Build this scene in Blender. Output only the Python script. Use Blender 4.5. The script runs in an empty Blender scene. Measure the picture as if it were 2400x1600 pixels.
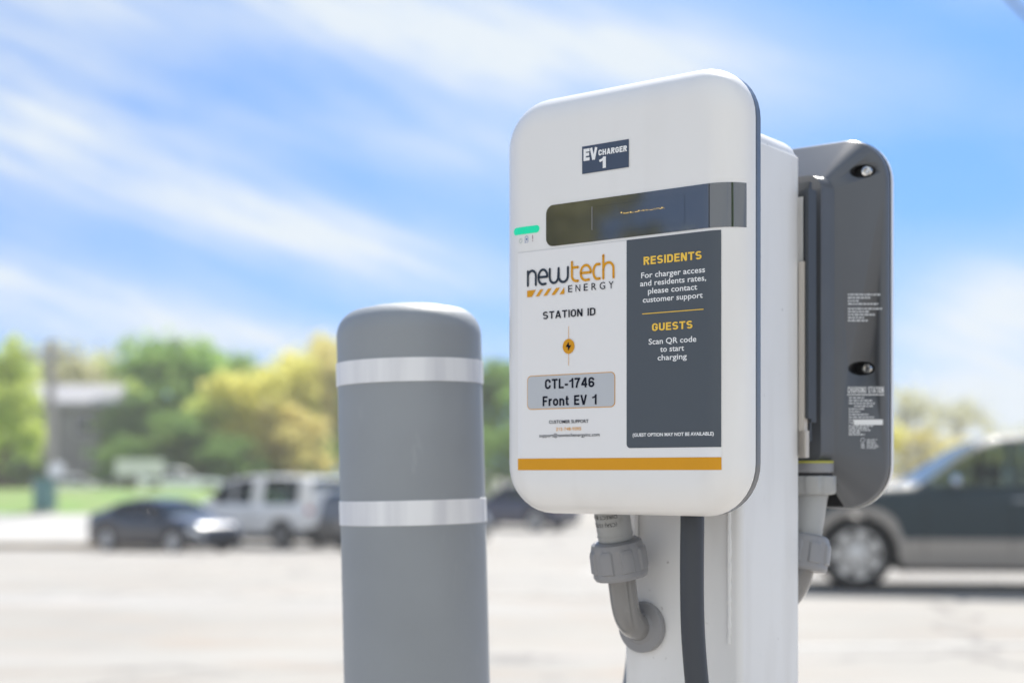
import bpy, bmesh, math, random
from math import sin, cos, pi, radians, sqrt, hypot
from mathutils import Vector, Matrix

S = bpy.context.scene
COL = S.collection

# ------------------------------------------------------------------ camera
CAMZ = 1.25
FPX = 3267.0                                   # 50 mm on a 36 mm sensor, in pixels of a 2352 px wide picture
cam_d = bpy.data.cameras.new('camera')
cam = bpy.data.objects.new('camera', cam_d)
COL.objects.link(cam)
cam.location = (0, 0, CAMZ)
cam.rotation_euler = (radians(90), 0, 0)
cam_d.lens = 50
cam_d.sensor_width = 36
cam_d.shift_y = 301 / 2352
cam_d.clip_start = 0.05
cam_d.clip_end = 5000
cam_d.dof.use_dof = True
cam_d.dof.focus_distance = 1.33
cam_d.dof.aperture_fstop = 3.3
S.camera = cam

# ------------------------------------------------------------------ light
SUN_EL, SUN_AZ = radians(50), radians(14)      # azimuth from +Y towards +X
sun_d = bpy.data.lights.new('sun', 'SUN')
sun_d.energy = 2.75
sun_d.angle = radians(0.53)
sun_d.color = (1.0, 0.95, 0.87)
sun = bpy.data.objects.new('sun', sun_d)
COL.objects.link(sun)
sd = Vector((cos(SUN_EL) * sin(SUN_AZ), cos(SUN_EL) * cos(SUN_AZ), sin(SUN_EL)))
sun.rotation_euler = sd.to_track_quat('Z', 'Y').to_euler()
sun.location = (0, 0, 30)

S.view_settings.view_transform = 'Standard'
S.view_settings.look = 'None'
S.view_settings.gamma = 1
S.view_settings.exposure = 1.55

W = bpy.data.worlds.new('World')
S.world = W
W.use_nodes = True
WT = W.node_tree
for n in list(WT.nodes):
    WT.nodes.remove(n)


def wn(t, **kw):
    n = WT.nodes.new(t)
    for k, v in kw.items():
        setattr(n, k, v)
    return n


def wmath(op, a, b=None, c=None, clamp=False):
    n = wn('ShaderNodeMath', operation=op, use_clamp=clamp)
    for i, v in enumerate((a, b, c)):
        if v is None:
            continue
        if isinstance(v, (int, float)):
            n.inputs[i].default_value = v
        else:
            WT.links.new(v, n.inputs[i])
    return n.outputs[0]


def build_world():
    L = WT.links.new
    out = wn('ShaderNodeOutputWorld')
    bg = wn('ShaderNodeBackground')
    bg.inputs['Strength'].default_value = 0.1
    L(bg.outputs[0], out.inputs[0])
    sky = wn('ShaderNodeTexSky', sky_type='NISHITA')
    sky.sun_disc = False
    sky.sun_elevation = SUN_EL
    sky.sun_rotation = SUN_AZ
    sky.altitude = 100
    sky.air_density = 1.0
    sky.dust_density = 0.35
    sky.ozone_density = 3.0
    hs = wn('ShaderNodeVectorMath', operation='MULTIPLY')
    hs.inputs[1].default_value = (0.225, 0.40, 0.555)
    L(sky.outputs[0], hs.inputs[0])
    tc = wn('ShaderNodeTexCoord')
    lift = wn('ShaderNodeVectorMath', operation='ADD')      # clear spring air: less of the pale horizon belt
    lift.inputs[1].default_value = (0, 0, 0.20)
    L(tc.outputs['Generated'], lift.inputs[0])
    nrm = wn('ShaderNodeVectorMath', operation='NORMALIZE')
    L(lift.outputs[0], nrm.inputs[0])
    L(nrm.outputs[0], sky.inputs[0])
    sep = wn('ShaderNodeSeparateXYZ')
    L(tc.outputs['Generated'], sep.inputs[0])
    az = wmath('ARCTAN2', sep.outputs[0], sep.outputs[1])
    el = wmath('ARCSINE', sep.outputs[2])

    def noise(ang, sx, sy, scale, detail, rough, dist, off):
        ca, sa = cos(ang), sin(ang)
        u = wmath('ADD', wmath('MULTIPLY', az, ca * sx), wmath('MULTIPLY', el, -sa * sx))
        v = wmath('ADD', wmath('MULTIPLY', az, sa * sy), wmath('MULTIPLY', el, ca * sy))
        cb = wn('ShaderNodeCombineXYZ')
        L(u, cb.inputs[0]); L(v, cb.inputs[1]); cb.inputs[2].default_value = off
        n = wn('ShaderNodeTexNoise')
        n.inputs['Scale'].default_value = scale
        n.inputs['Detail'].default_value = detail
        n.inputs['Roughness'].default_value = rough
        n.inputs['Distortion'].default_value = dist
        L(cb.outputs[0], n.inputs['Vector'])
        return n.outputs[0]

    n1 = noise(radians(15), 1.0, 3.2, 5.0, 7, 0.58, 0.5, 2.3)
    n2 = noise(radians(21), 1.0, 9.0, 8.0, 10, 0.66, 0.35, 7.1)
    n3 = noise(radians(4), 1.0, 1.8, 3.6, 4, 0.5, 0.4, 4.2)
    acc = None
    # cirrus banks: azimuth, elevation, half length, half thickness, fall to the right, weight (radians)
    for (a, e, lx, ly, slope, w) in CLOUDS:
        ca, sa = cos(slope), sin(slope)
        da = wmath('SUBTRACT', az, a)
        de = wmath('SUBTRACT', el, e)
        u = wmath('ADD', wmath('MULTIPLY', da, ca / lx), wmath('MULTIPLY', de, -sa / lx))
        v = wmath('ADD', wmath('MULTIPLY', da, sa / ly), wmath('MULTIPLY', de, ca / ly))
        r2 = wmath('ADD', wmath('MULTIPLY', u, u), wmath('MULTIPLY', v, v))
        g = wmath('MULTIPLY', wmath('EXPONENT', wmath('MULTIPLY', r2, -1.0)), w)
        acc = g if acc is None else wmath('ADD', acc, g)
    # elsewhere in the sky: loose noise clouds (kept out of the mapped patch by the banks' own weights)
    far = wmath('MULTIPLY', wmath('SUBTRACT', wmath('ABSOLUTE', az), 0.5, clamp=True), 1.5, clamp=True)
    far = wmath('MULTIPLY', far, 0.25)
    # unseen cloud bank added behind the camera to brighten and neutralise the ambient light
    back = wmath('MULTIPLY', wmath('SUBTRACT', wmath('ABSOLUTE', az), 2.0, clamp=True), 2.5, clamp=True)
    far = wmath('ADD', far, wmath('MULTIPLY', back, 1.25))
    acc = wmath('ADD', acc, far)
    hor = wmath('MULTIPLY', wmath('EXPONENT', wmath('MULTIPLY', wmath('ABSOLUTE', el), -16.0)), 0.2)
    acc = wmath('ADD', acc, hor)
    tex = wmath('ADD', wmath('MULTIPLY', n1, 1.3), wmath('MULTIPLY', n2, 1.9))
    tex = wmath('ADD', tex, wmath('MULTIPLY', n3, 0.9))
    tex = wmath('SUBTRACT', tex, 1.2)
    m = wmath('MULTIPLY', acc, tex)
    m = wmath('ADD', m, wmath('MULTIPLY', wmath('SUBTRACT', n3, 0.40, clamp=True), 0.9))
    m = wmath('MULTIPLY', m, 0.92, clamp=True)
    mix = wn('ShaderNodeMix', data_type='RGBA')
    L(m, mix.inputs['Factor'])
    L(hs.outputs[0], mix.inputs[6])
    mix.inputs[7].default_value = CLOUD_COL
    L(mix.outputs[2], bg.inputs['Color'])


def cl(px, py, lx, ly, deg, w):
    return ((px - 1176) / FPX, (1085 - py) / FPX, lx / FPX, ly / FPX, radians(deg), w)


CLOUD_COL = (2.75, 3.0, 3.25, 1)
CLOUDS = [cl(900, 80, 520, 130, 14, 1.05), cl(80, 50, 340, 120, 14, .8), cl(200, 350, 480, 150, 17, .95), cl(520, 510, 380, 55, 11, .5),
          cl(720, 530, 260, 60, 8, .6), cl(1000, 340, 460, 85, 8, .5), cl(110, 690, 520, 75, 7, .9),
          cl(680, 800, 700, 55, 2, .65), cl(2290, 730, 260, 120, -14, .9), cl(2250, 960, 460, 100, -5, .95),
          cl(2230, 30, 150, 60, 10, .5), cl(1480, 150, 380, 110, 10, .6), cl(1000, 640, 300, 70, 6, .65)]
build_world()

S.cycles.use_denoising = True
S.cycles.sample_clamp_indirect = 6.0
S.cycles.max_bounces = 8
S.cycles.transparent_max_bounces = 12

# ------------------------------------------------------------------ materials
MATS = {}


def mat(name, col, rough=0.5, metal=0.0, coat=0.0, emit=None, spec=0.5, var=0.0, vscale=8.0, bump=0.0, bscale=60.0,
        trans=None, vcol=None):
    """Principled material; var = strength of a noise variation of the base colour."""
    if name in MATS:
        return MATS[name]
    m = bpy.data.materials.new(name)
    m.use_nodes = True
    nt = m.node_tree
    b = nt.nodes['Principled BSDF']
    b.inputs['Base Color'].default_value = (*col, 1)
    b.inputs['Roughness'].default_value = rough
    b.inputs['Metallic'].default_value = metal
    b.inputs['Coat Weight'].default_value = coat
    b.inputs['Coat Roughness'].default_value = 0.06
    b.inputs['Specular IOR Level'].default_value = spec
    if emit:
        b.inputs['Emission Color'].default_value = (*emit[0], 1)
        b.inputs['Emission Strength'].default_value = emit[1]
    if var or bump:
        tc = nt.nodes.new('ShaderNodeTexCoord')
        n = nt.nodes.new('ShaderNodeTexNoise')
        n.inputs['Scale'].default_value = vscale
        n.inputs['Detail'].default_value = 6
        nt.links.new(tc.outputs['Object'], n.inputs['Vector'])
    if var:
        mx = nt.nodes.new('ShaderNodeMix')
        mx.data_type = 'RGBA'
        c2 = vcol or tuple(max(0, c * (1 - var)) for c in col)
        mx.inputs[6].default_value = (*col, 1)
        mx.inputs[7].default_value = (*c2, 1)
        r = nt.nodes.new('ShaderNodeMapRange')
        r.inputs[1].default_value = .35
        r.inputs[2].default_value = .68
        nt.links.new(n.outputs[0], r.inputs[0])
        nt.links.new(r.outputs[0], mx.inputs['Factor'])
        nt.links.new(mx.outputs[2], b.inputs['Base Color'])
    if bump:
        n2 = nt.nodes.new('ShaderNodeTexNoise')
        n2.inputs['Scale'].default_value = bscale
        n2.inputs['Detail'].default_value = 4
        nt.links.new(tc.outputs['Object'], n2.inputs['Vector'])
        bp = nt.nodes.new('ShaderNodeBump')
        bp.inputs['Strength'].default_value = bump
        bp.inputs['Distance'].default_value = 0.002
        nt.links.new(n2.outputs[0], bp.inputs['Height'])
        nt.links.new(bp.outputs[0], b.inputs['Normal'])
    MATS[name] = m
    return m


def glass_mat(name, tint, gloss=0.35):
    """Tinted car glass: see-through with a mirror sheen."""
    if name in MATS:
        return MATS[name]
    m = bpy.data.materials.new(name)
    m.use_nodes = True
    nt = m.node_tree
    nt.nodes.clear()
    out = nt.nodes.new('ShaderNodeOutputMaterial')
    t = nt.nodes.new('ShaderNodeBsdfTransparent')
    t.inputs[0].default_value = (*tint, 1)
    g = nt.nodes.new('ShaderNodeBsdfGlossy')
    g.inputs['Roughness'].default_value = 0.03
    lw = nt.nodes.new('ShaderNodeLayerWeight')
    lw.inputs['Blend'].default_value = gloss
    mx = nt.nodes.new('ShaderNodeMixShader')
    nt.links.new(lw.outputs['Fresnel'], mx.inputs[0])
    nt.links.new(t.outputs[0], mx.inputs[1])
    nt.links.new(g.outputs[0], mx.inputs[2])
    nt.links.new(mx.outputs[0], out.inputs[0])
    MATS[name] = m
    return m


def leaf_mat(name, c1, c2, tr=0.5):
    m = bpy.data.materials.new(name)
    m.use_nodes = True
    nt = m.node_tree
    nt.nodes.clear()
    out = nt.nodes.new('ShaderNodeOutputMaterial')
    d = nt.nodes.new('ShaderNodeBsdfDiffuse')
    t = nt.nodes.new('ShaderNodeBsdfTranslucent')
    mx = nt.nodes.new('ShaderNodeMixShader')
    mx.inputs[0].default_value = tr
    tc = nt.nodes.new('ShaderNodeTexCoord')
    n = nt.nodes.new('ShaderNodeTexNoise')
    n.inputs['Scale'].default_value = 0.55
    n.inputs['Detail'].default_value = 3
    nt.links.new(tc.outputs['Object'], n.inputs['Vector'])
    r = nt.nodes.new('ShaderNodeMapRange')
    r.inputs[1].default_value = .38
    r.inputs[2].default_value = .64
    nt.links.new(n.outputs[0], r.inputs[0])
    c = nt.nodes.new('ShaderNodeMix')
    c.data_type = 'RGBA'
    c.inputs[6].default_value = (*c1, 1)
    c.inputs[7].default_value = (*c2, 1)
    nt.links.new(r.outputs[0], c.inputs['Factor'])
    nt.links.new(c.outputs[2], d.inputs[0])
    nt.links.new(c.outputs[2], t.inputs[0])
    nt.links.new(d.outputs[0], mx.inputs[1])
    nt.links.new(t.outputs[0], mx.inputs[2])
    nt.links.new(mx.outputs[0], out.inputs[0])
    MATS[name] = m
    return m


# ------------------------------------------------------------------ mesh helpers
class MB:
    """Collects vertices and faces; build() links them as one mesh object."""

    def __init__(self):
        self.v, self.f, self.m = [], [], []

    def add(self, vs, fs, mi=0):
        o = len(self.v)
        self.v += [tuple(p) for p in vs]
        self.f += [tuple(i + o for i in f) for f in fs]
        self.m += [mi] * len(fs)

    def box(self, a, b, mi=0, rot=None):
        (x0, y0, z0), (x1, y1, z1) = a, b
        vs = [(x, y, z) for z in (z0, z1) for y in (y0, y1) for x in (x0, x1)]
        if rot:
            vs = [tuple(rot @ Vector(p)) for p in vs]
        self.add(vs, [(0, 2, 3, 1), (4, 5, 7, 6), (0, 1, 5, 4), (2, 6, 7, 3), (0, 4, 6, 2), (1, 3, 7, 5)], mi)

    def rings(self, rs, close=True, cap0=False, cap1=False, mi=0):
        n = len(rs[0])
        vs = [p for r in rs for p in r]
        fs = []
        for i in range(len(rs) - 1):
            for j in range(n if close else n - 1):
                k = (j + 1) % n
                fs.append((i * n + j, i * n + k, (i + 1) * n + k, (i + 1) * n + j))
        if cap0:
            fs.append(tuple(range(n))[::-1])
        if cap1:
            fs.append(tuple((len(rs) - 1) * n + j for j in range(n)))
        self.add(vs, fs, mi)

    def tube(self, path, rad, seg=16, caps=True, mi=0):
        P = [Vector(p) for p in path]
        rs = []
        up = None
        for i, p in enumerate(P):
            d = (P[min(i + 1, len(P) - 1)] - P[max(i - 1, 0)]).normalized()
            if up is None:
                up = d.orthogonal().normalized()
            else:
                up = (up - d * up.dot(d)).normalized()
            s = d.cross(up)
            r = rad[i] if isinstance(rad, (list, tuple)) else rad
            rs.append([p + (up * cos(2 * pi * k / seg) + s * sin(2 * pi * k / seg)) * r for k in range(seg)])
        self.rings(rs, cap0=caps, cap1=caps, mi=mi)

    def lathe(self, prof, seg=32, axis=None, mi=0, cap=True):
        """prof = list of (radius, height) about z; axis = matrix applied after."""
        rs = []
        for r, h in prof:
            ring = [Vector((r * cos(2 * pi * k / seg), r * sin(2 * pi * k / seg), h)) for k in range(seg)]
            rs.append([axis @ p for p in ring] if axis else ring)
        self.rings(rs, cap0=cap, cap1=cap, mi=mi)

    def build(self, name, mats, parent=None, loc=None, smooth=35, merge=0.0, label=None):
        me = bpy.data.meshes.new(name)
        me.from_pydata(self.v, [], self.f)
        mats = mats if isinstance(mats, (list, tuple)) else [mats]
        for m in mats:
            me.materials.append(m)
        me.polygons.foreach_set('material_index', self.m)
        bm = bmesh.new()
        bm.from_mesh(me)
        if merge:
            bmesh.ops.remove_doubles(bm, verts=bm.verts, dist=merge)
        if smooth is not None:
            bmesh.ops.recalc_face_normals(bm, faces=bm.faces)
            th = radians(smooth)
            for f in bm.faces:
                f.smooth = True
            for e in bm.edges:
                if len(e.link_faces) != 2 or e.calc_face_angle(0) > th:
                    e.smooth = False
        bm.to_mesh(me)
        bm.free()
        o = bpy.data.objects.new(name, me)
        COL.objects.link(o)
        if parent:
            o.parent = parent
            off = parent.get('_off')
            if off is not None:
                o.location = tuple(-c for c in off)
        if loc is not None:
            o.location = loc
        if label:
            o['label'] = label
        return o


def thing(name, label, cat, loc=(0, 0, 0), rz=0.0, group=None):
    o = bpy.data.objects.new(name, None)
    COL.objects.link(o)
    o.empty_display_size = 0.1
    o.location = loc
    o.rotation_euler = (0, 0, rz)
    o['label'] = label
    o['category'] = cat
    if group:
        o['group'] = group
    return o


def tag(o, label, cat, group=None):
    o['label'] = label
    o['category'] = cat
    if group:
        o['group'] = group
    return o


# pedestal frame: x along the charger face (right), y into depth, z up (0 = camera height)
ANG = radians(53)
PX, PY = 274 / FPX * 1.35, 1.35
PROT = ANG - pi / 2


def pthing(name, label, cat, base, group=None):
    """A thing placed in the pedestal frame; its parts are written in frame coordinates."""
    c, s = cos(PROT), sin(PROT)
    x, y, z = base
    o = thing(name, label, cat, (PX + c * x - s * y, PY + s * x + c * y, CAMZ + z), PROT, group)
    o['_off'] = base
    return o


def at(px, py, Y):
    """World point at depth Y that stands at this spot of the 2352 px wide picture."""
    return Vector(((px - 1176) / FPX * Y, Y, CAMZ + (1085 - py) / FPX * Y))


# ------------------------------------------------------------------ ground
def sstep(a, b, x):
    t = min(1, max(0, (x - a) / (b - a)))
    return t * t * (3 - 2 * t)


def lerp_tab(tab, x):
    if x <= tab[0][0]:
        return tab[0][1]
    for (x0, y0), (x1, y1) in zip(tab, tab[1:]):
        if x <= x1:
            return y0 + (y1 - y0) * (x - x0) / (x1 - x0)
    return tab[-1][1]


GR = [(-50, 0), (16, 0), (38, -.85), (60, -.85), (78, -.3), (1000, -.3), (3000, -.3)]
GL = [(-50, 0), (16, 0), (38, -.86), (40, -.9), (50.5, -.22), (64, .46), (67, .46), (78, -.3), (1000, -.3), (3000, -.3)]


def G(x, y):
    w = sstep(-8.5, -12, x)
    return lerp_tab(GR, y) * (1 - w) + lerp_tab(GL, y) * w


def sheet(name, xs, ys, off, m):
    b = MB()
    vs = [(x, y, G(x, y) + off) for y in ys for x in xs]
    n = len(xs)
    fs = [(j * n + i, j * n + i + 1, (j + 1) * n + i + 1, (j + 1) * n + i) for j in range(len(ys) - 1) for i in range(n - 1)]
    b.add(vs, fs)
    o = b.build(name, m, smooth=60)
    o['kind'] = 'structure'
    return o


def frange(a, b, n):
    return [a + (b - a) * i / (n - 1) for i in range(n)]


def ground_mat():
    m = bpy.data.materials.new('worn_asphalt')
    m.use_nodes = True
    nt = m.node_tree
    L = nt.links.new
    b = nt.nodes['Principled BSDF']
    b.inputs['Roughness'].default_value = 0.9
    b.inputs['Specular IOR Level'].default_value = 0.25
    tc = nt.nodes.new('ShaderNodeTexCoord')

    def noise(scale, detail, sx=1, sy=1):
        mp = nt.nodes.new('ShaderNodeMapping')
        mp.inputs['Scale'].default_value = (sx, sy, 1)
        L(tc.outputs['Object'], mp.inputs[0])
        n = nt.nodes.new('ShaderNodeTexNoise')
        n.inputs['Scale'].default_value = scale
        n.inputs['Detail'].default_value = detail
        n.inputs['Roughness'].default_value = 0.6
        L(mp.outputs[0], n.inputs['Vector'])
        return n.outputs[0]

    def ramp(v, a, c):
        r = nt.nodes.new('ShaderNodeMapRange')
        r.inputs[1].default_value = a
        r.inputs[2].default_value = c
        L(v, r.inputs[0])
        return r.outputs[0]

    def mix(f, a, c):
        x = nt.nodes.new('ShaderNodeMix')
        x.data_type = 'RGBA'
        L(f, x.inputs['Factor'])
        for i, v in ((6, a), (7, c)):
            if isinstance(v, tuple):
                x.inputs[i].default_value = (*v, 1)
            else:
                L(v, x.inputs[i])
        return x.outputs[2]
    c = mix(ramp(noise(0.35, 5, 1, .6), .38, .66), (.38, .36, .325), (.31, .298, .275))
    c = mix(ramp(noise(1.1, 6, .5, 1.6), .50, .70), c, (.36, .30, .245))
    c = mix(ramp(noise(.22, 4, .4, 2.2), .50, .72), c, (.42, .41, .395))
    c = mix(ramp(noise(.9, 3), .66, .74), c, (.20, .19, .18))
    c = mix(ramp(noise(90, 3), .45, .8), c, (.26, .255, .25))
    v = nt.nodes.new('ShaderNodeTexVoronoi')
    v.feature = 'DISTANCE_TO_EDGE'
    v.inputs['Scale'].default_value = 0.17
    wv = nt.nodes.new('ShaderNodeMix')
    wv.data_type = 'VECTOR'
    wv.inputs['Factor'].default_value = 0.16
    L(tc.outputs['Object'], wv.inputs[4])
    nz = nt.nodes.new('ShaderNodeTexNoise')
    nz.inputs['Scale'].default_value = 0.8
    nz.inputs['Detail'].default_value = 5
    L(tc.outputs['Object'], nz.inputs['Vector'])
    sc = nt.nodes.new('ShaderNodeVectorMath')
    sc.operation = 'SCALE'
    sc.inputs['Scale'].default_value = 12
    L(nz.outputs['Color'], sc.inputs[0])
    ad = nt.nodes.new('ShaderNodeVectorMath')
    ad.operation = 'ADD'
    L(tc.outputs['Object'], ad.inputs[0])
    L(sc.outputs[0], ad.inputs[1])
    L(ad.outputs[0], wv.inputs[5])
    L(wv.outputs[1], v.inputs['Vector'])
    c = mix(ramp(v.outputs['Distance'], 0.012, 0.0), c, (.2, .19, .18))
    L(c, b.inputs['Base Color'])
    return m


def build_ground():
    xs = [-900, -400, -200, -120, -70, -45, -30, -20, -14] + frange(-12, -8.5, 8) + [-6, -3, 0, 3, 6, 12, 20, 40, 80, 160, 400, 900]
    ys = [-300, -100, -40, -10, 0, 8, 16, 20, 26, 32, 38, 40, 44, 50.5, 56, 60, 64, 67, 72, 78, 100, 150, 300, 700, 1500, 3000]
    sheet('ground', xs, ys, 0, ground_mat())
    xl = [-120, -70, -45, -30, -20, -14] + frange(-12, -9.5, 6)
    conc = mat('pale_concrete', (.46, .45, .43), .9, var=.2, vscale=.5)
    sheet('pavement', xl, [40.6, 42, 44, 46, 48, 50.4], 0.012, conc)
    gm = mat('lawn', (.13, .27, .035), .9, var=.45, vscale=.5, vcol=(.20, .25, .08))
    sheet('lawn', xl, [50.4, 53, 56, 60, 64, 67, 72, 78], 0.02, gm)
    lm = mat('faded_line_paint', (.62, .61, .58), .85, var=.45, vscale=3, vcol=(.38, .37, .355))
    for x0, y0, x1, y1 in ((-3.2, 7.2, 3.5, 7.9), (1.2, 10.2, 9.5, 10.6), (-9, 14.2, 2, 14.6), (-2, 21, -.6, 30), (-5, 22, -3.6, 31), (1, 20, 2.4, 29)):
        d = Vector((x1 - x0, y1 - y0, 0))
        nn = Vector((-d.y, d.x, 0)).normalized() * .055
        b = MB()
        rs = []
        for k in range(25):
            p = Vector((x0, y0, 0)) + d * k / 24
            rs.append([(q.x, q.y, G(q.x, q.y) + .006) for q in (p - nn, p + nn)])
        b.rings(rs, close=False)
        o = b.build('bay_line', lm, smooth=None)
        o['kind'] = 'structure'
    b = MB()
    km = mat('tan_kerb', (.36, .29, .21), .9, var=.3, vscale=2)
    xk = xl
    rs = []
    for x in xk:
        z = G(x, 40.2)
        rs.append([(x, 40.15, z - .1), (x, 40.15, z + .11), (x, 40.18, z + .14), (x, 40.6, z + .16), (x, 40.62, z - .1)])
    b.rings(rs, close=True)
    k = b.build('kerb', km)
    k['kind'] = 'structure'


build_ground()

# ------------------------------------------------------------------ pedestal post
M_white_steel = mat('white_powder_coat', (.875, .86, .84), .38, var=.04, vscale=5, bump=.08, bscale=500)
M_white_plastic = mat('white_plastic', (.90, .88, .855), .33, coat=.15, var=.025, vscale=6)
M_dark_shell = mat('dark_grey_plastic', (.118, .124, .136), .25, var=.12, vscale=9, bump=.06, bscale=900)
M_black = mat('black_rubber_recess_shade', (.012, .012, .014), .6)  # rubber gaskets, and the shade painted into the shell recess
M_pvc = mat('grey_pvc', (.24, .23, .22), .16, coat=.7, var=.08, vscale=14)
M_pvc_pale = mat('pale_grey_pvc', (.42, .42, .41), .35, var=.06, vscale=20)
M_pvc_nut = mat('moulded_grey_pvc', (.30, .295, .30), .42, bump=.08, bscale=500)
M_cable = mat('charcoal_cable_jacket', (.05, .055, .065), .45, bump=.05, bscale=300)
M_ink = mat('dark_navy_ink', (.010, .013, .026), .8, spec=.15)
M_navy = mat('navy_sticker', (.075, .10, .155), .6, spec=.25, var=.1, vscale=30)
M_char = mat('charcoal_print', (.088, .103, .122), .5, spec=.35)
M_orange = mat('orange_print', (.78, .36, .022), .6, spec=.2, var=.06, vscale=12)
M_yellow = mat('yellow_print', (.98, .63, .10), .6, spec=.2)
M_whiteink = mat('white_print', (.93, .93, .93), .6)
M_sheet = mat('white_vinyl', (.89, .875, .87), .3)
M_greybox = mat('pale_grey_print', (.55, .57, .60), .4)
M_glassblk = mat('smoked_display', (.030, .031, .036), .04)
M_glassblk.node_tree.nodes['Principled BSDF'].inputs['IOR'].default_value = 2.5
M_steelscrew = mat('screw_steel', (.7, .68, .64), .25, metal=1.0)


def add_grime(m, col, lo, hi, scale, amount, stretch=1.0):
    """Fine specks and streaks of dirt over a material's base colour."""
    nt = m.node_tree
    bs = nt.nodes['Principled BSDF']
    src = bs.inputs['Base Color'].links[0].from_socket
    tc = nt.nodes.new('ShaderNodeTexCoord')
    mp = nt.nodes.new('ShaderNodeMapping')
    mp.inputs['Scale'].default_value = (1, 1, stretch)
    nz = nt.nodes.new('ShaderNodeTexNoise')
    nz.inputs['Scale'].default_value = scale
    nz.inputs['Detail'].default_value = 8
    rr = nt.nodes.new('ShaderNodeMapRange')
    rr.inputs[1].default_value = lo
    rr.inputs[2].default_value = hi
    rr.inputs[4].default_value = amount
    mx = nt.nodes.new('ShaderNodeMix')
    mx.data_type = 'RGBA'
    mx.inputs[7].default_value = (*col, 1)
    nt.links.new(tc.outputs['Object'], mp.inputs[0])
    nt.links.new(mp.outputs[0], nz.inputs['Vector'])
    nt.links.new(nz.outputs[0], rr.inputs[0])
    nt.links.new(rr.outputs[0], mx.inputs['Factor'])
    nt.links.new(src, mx.inputs[6])
    nt.links.new(mx.outputs[2], bs.inputs['Base Color'])


add_grime(M_white_steel, (.30, .27, .24), .70, .76, 120, .55)
add_grime(M_white_steel, (.62, .59, .55), .50, .72, 22, .35, .15)
add_grime(M_white_plastic, (.66, .63, .59), .52, .74, 18, .25, .18)
add_grime(M_pvc_pale, (.28, .27, .25), .62, .72, 60, .5)
add_grime(M_pvc, (.34, .33, .31), .56, .72, 50, .5)


def rrect(x0, x1, y0, y1, r, seg=5):
    pts = []
    for cx, cy, a0 in ((x1 - r, y1 - r, 0), (x0 + r, y1 - r, 90), (x0 + r, y0 + r, 180), (x1 - r, y0 + r, 270)):
        for k in range(seg + 1):
            a = radians(a0 + 90 * k / seg)
            pts.append((cx + r * cos(a), cy + r * sin(a)))
    return pts


POST = (-.092, .048, .130, .265)


def build_post():
    x0, x1, y0, y1 = POST
    t = pthing('pedestal_post', 'white square steel pedestal post standing in front between the two charger units', 'post',
               ((x0 + x1) / 2, (y0 + y1) / 2, -CAMZ))
    b = MB()
    o = rrect(x0, x1, y0, y1, .008, 5)
    b.rings([[(x, y, z) for x, y in o] for z in (-CAMZ + .012, -.6, -.3, 0, .2, .3375)], cap0=True)
    b.build('post_tube', M_white_steel, t)
    b = MB()
    rs = []
    for k in range(8):
        a = k / 7 * pi / 2
        ins = .016 * (1 - cos(a))
        rs.append([(x, y, .3375 + .016 * sin(a)) for x, y in rrect(x0 + ins, x1 - ins, y0 + ins, y1 - ins, .0185 - ins * .4)] if k else
                  [(x, y, .3375) for x, y in rrect(x0, x1, y0, y1, .008)])
    b.rings(rs, cap1=True)
    b.build('post_cap', M_white_steel, t, smooth=60)
    b = MB()
    for z0, z1 in ((-CAMZ, -CAMZ + .012),):
        b.rings([[(x, y, z) for x, y in rrect(x0 - .06, x1 + .06, y0 - .06, y1 + .06, .01)] for z in (z0, z1)], cap0=True, cap1=True)
    p = b.build('base_plate', M_white_steel, t)
    for sx in (x0 - .038, x1 + .038):
        for sy in (y0 - .038, y1 + .038):
            b = MB()
            b.lathe([(.012, 0), (.012, .009), (.007, .012), (.007, .025), (0.001, .026)], 6,
                    Matrix.Translation((sx, sy, -CAMZ + .012)))
            b.build('anchor_bolt', M_steelscrew, p, loc=(0, 0, 0))
    # bead of sealant along the front face near the right corner
    b = MB()
    random.seed(3)
    zs = frange(-.035, -.172, 40)
    path = [(x1 - .0135 + random.uniform(-.0003, .0003), y0 - .0005, z) for z in zs]
    b.tube(path, [.0022 + random.uniform(-.0005, .0006) for _ in zs], 8)
    b.build('sealant_bead', M_white_steel, t)
    # thin white plate on the left of the post front, beneath the charger
    b = MB()
    b.box((x0 + .004, y0 - .007, -.068), (x0 + .019, y0 - .0005, .02))
    b.build('pale_plate', M_white_plastic, t)
    return t


build_post()

# ------------------------------------------------------------------ charger unit
CL, CR, CB, CT = -.161, .1145, -.041, .377
CRAD, CA, CBD = .05, .034, .030


def cover_depth(u, z):
    px, pz = u - (CL + CR) / 2, z - (CB + CT) / 2
    qx, qz = abs(px) - (CR - CL) / 2 + CRAD, abs(pz) - (CT - CB) / 2 + CRAD
    d = -(hypot(max(qx, 0), max(qz, 0)) + min(max(qx, qz), 0) - CRAD)
    if d >= CA:
        return 0.0
    d = max(d, 0)
    return CBD * (1 - sqrt(max(0, 1 - ((CA - d) / CA) ** 2)))


def outline(ins, seg=10):
    return rrect(CL + ins, CR - ins, CB + ins, CT - ins, max(CRAD - ins, .002), seg)


def drape(name, polys_uv, m, parent, off, loc=None):
    """polys_uv: (verts2d, faces) laid on the cover, off metres proud of it."""
    b = MB()
    for i, (vs, fs) in enumerate(polys_uv):
        b.add([(u, cover_depth(u, z) - off - i % 12 * 4e-6, z) for u, z in vs], fs)
    return b.build(name, m, parent, loc=loc, smooth=None)


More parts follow.
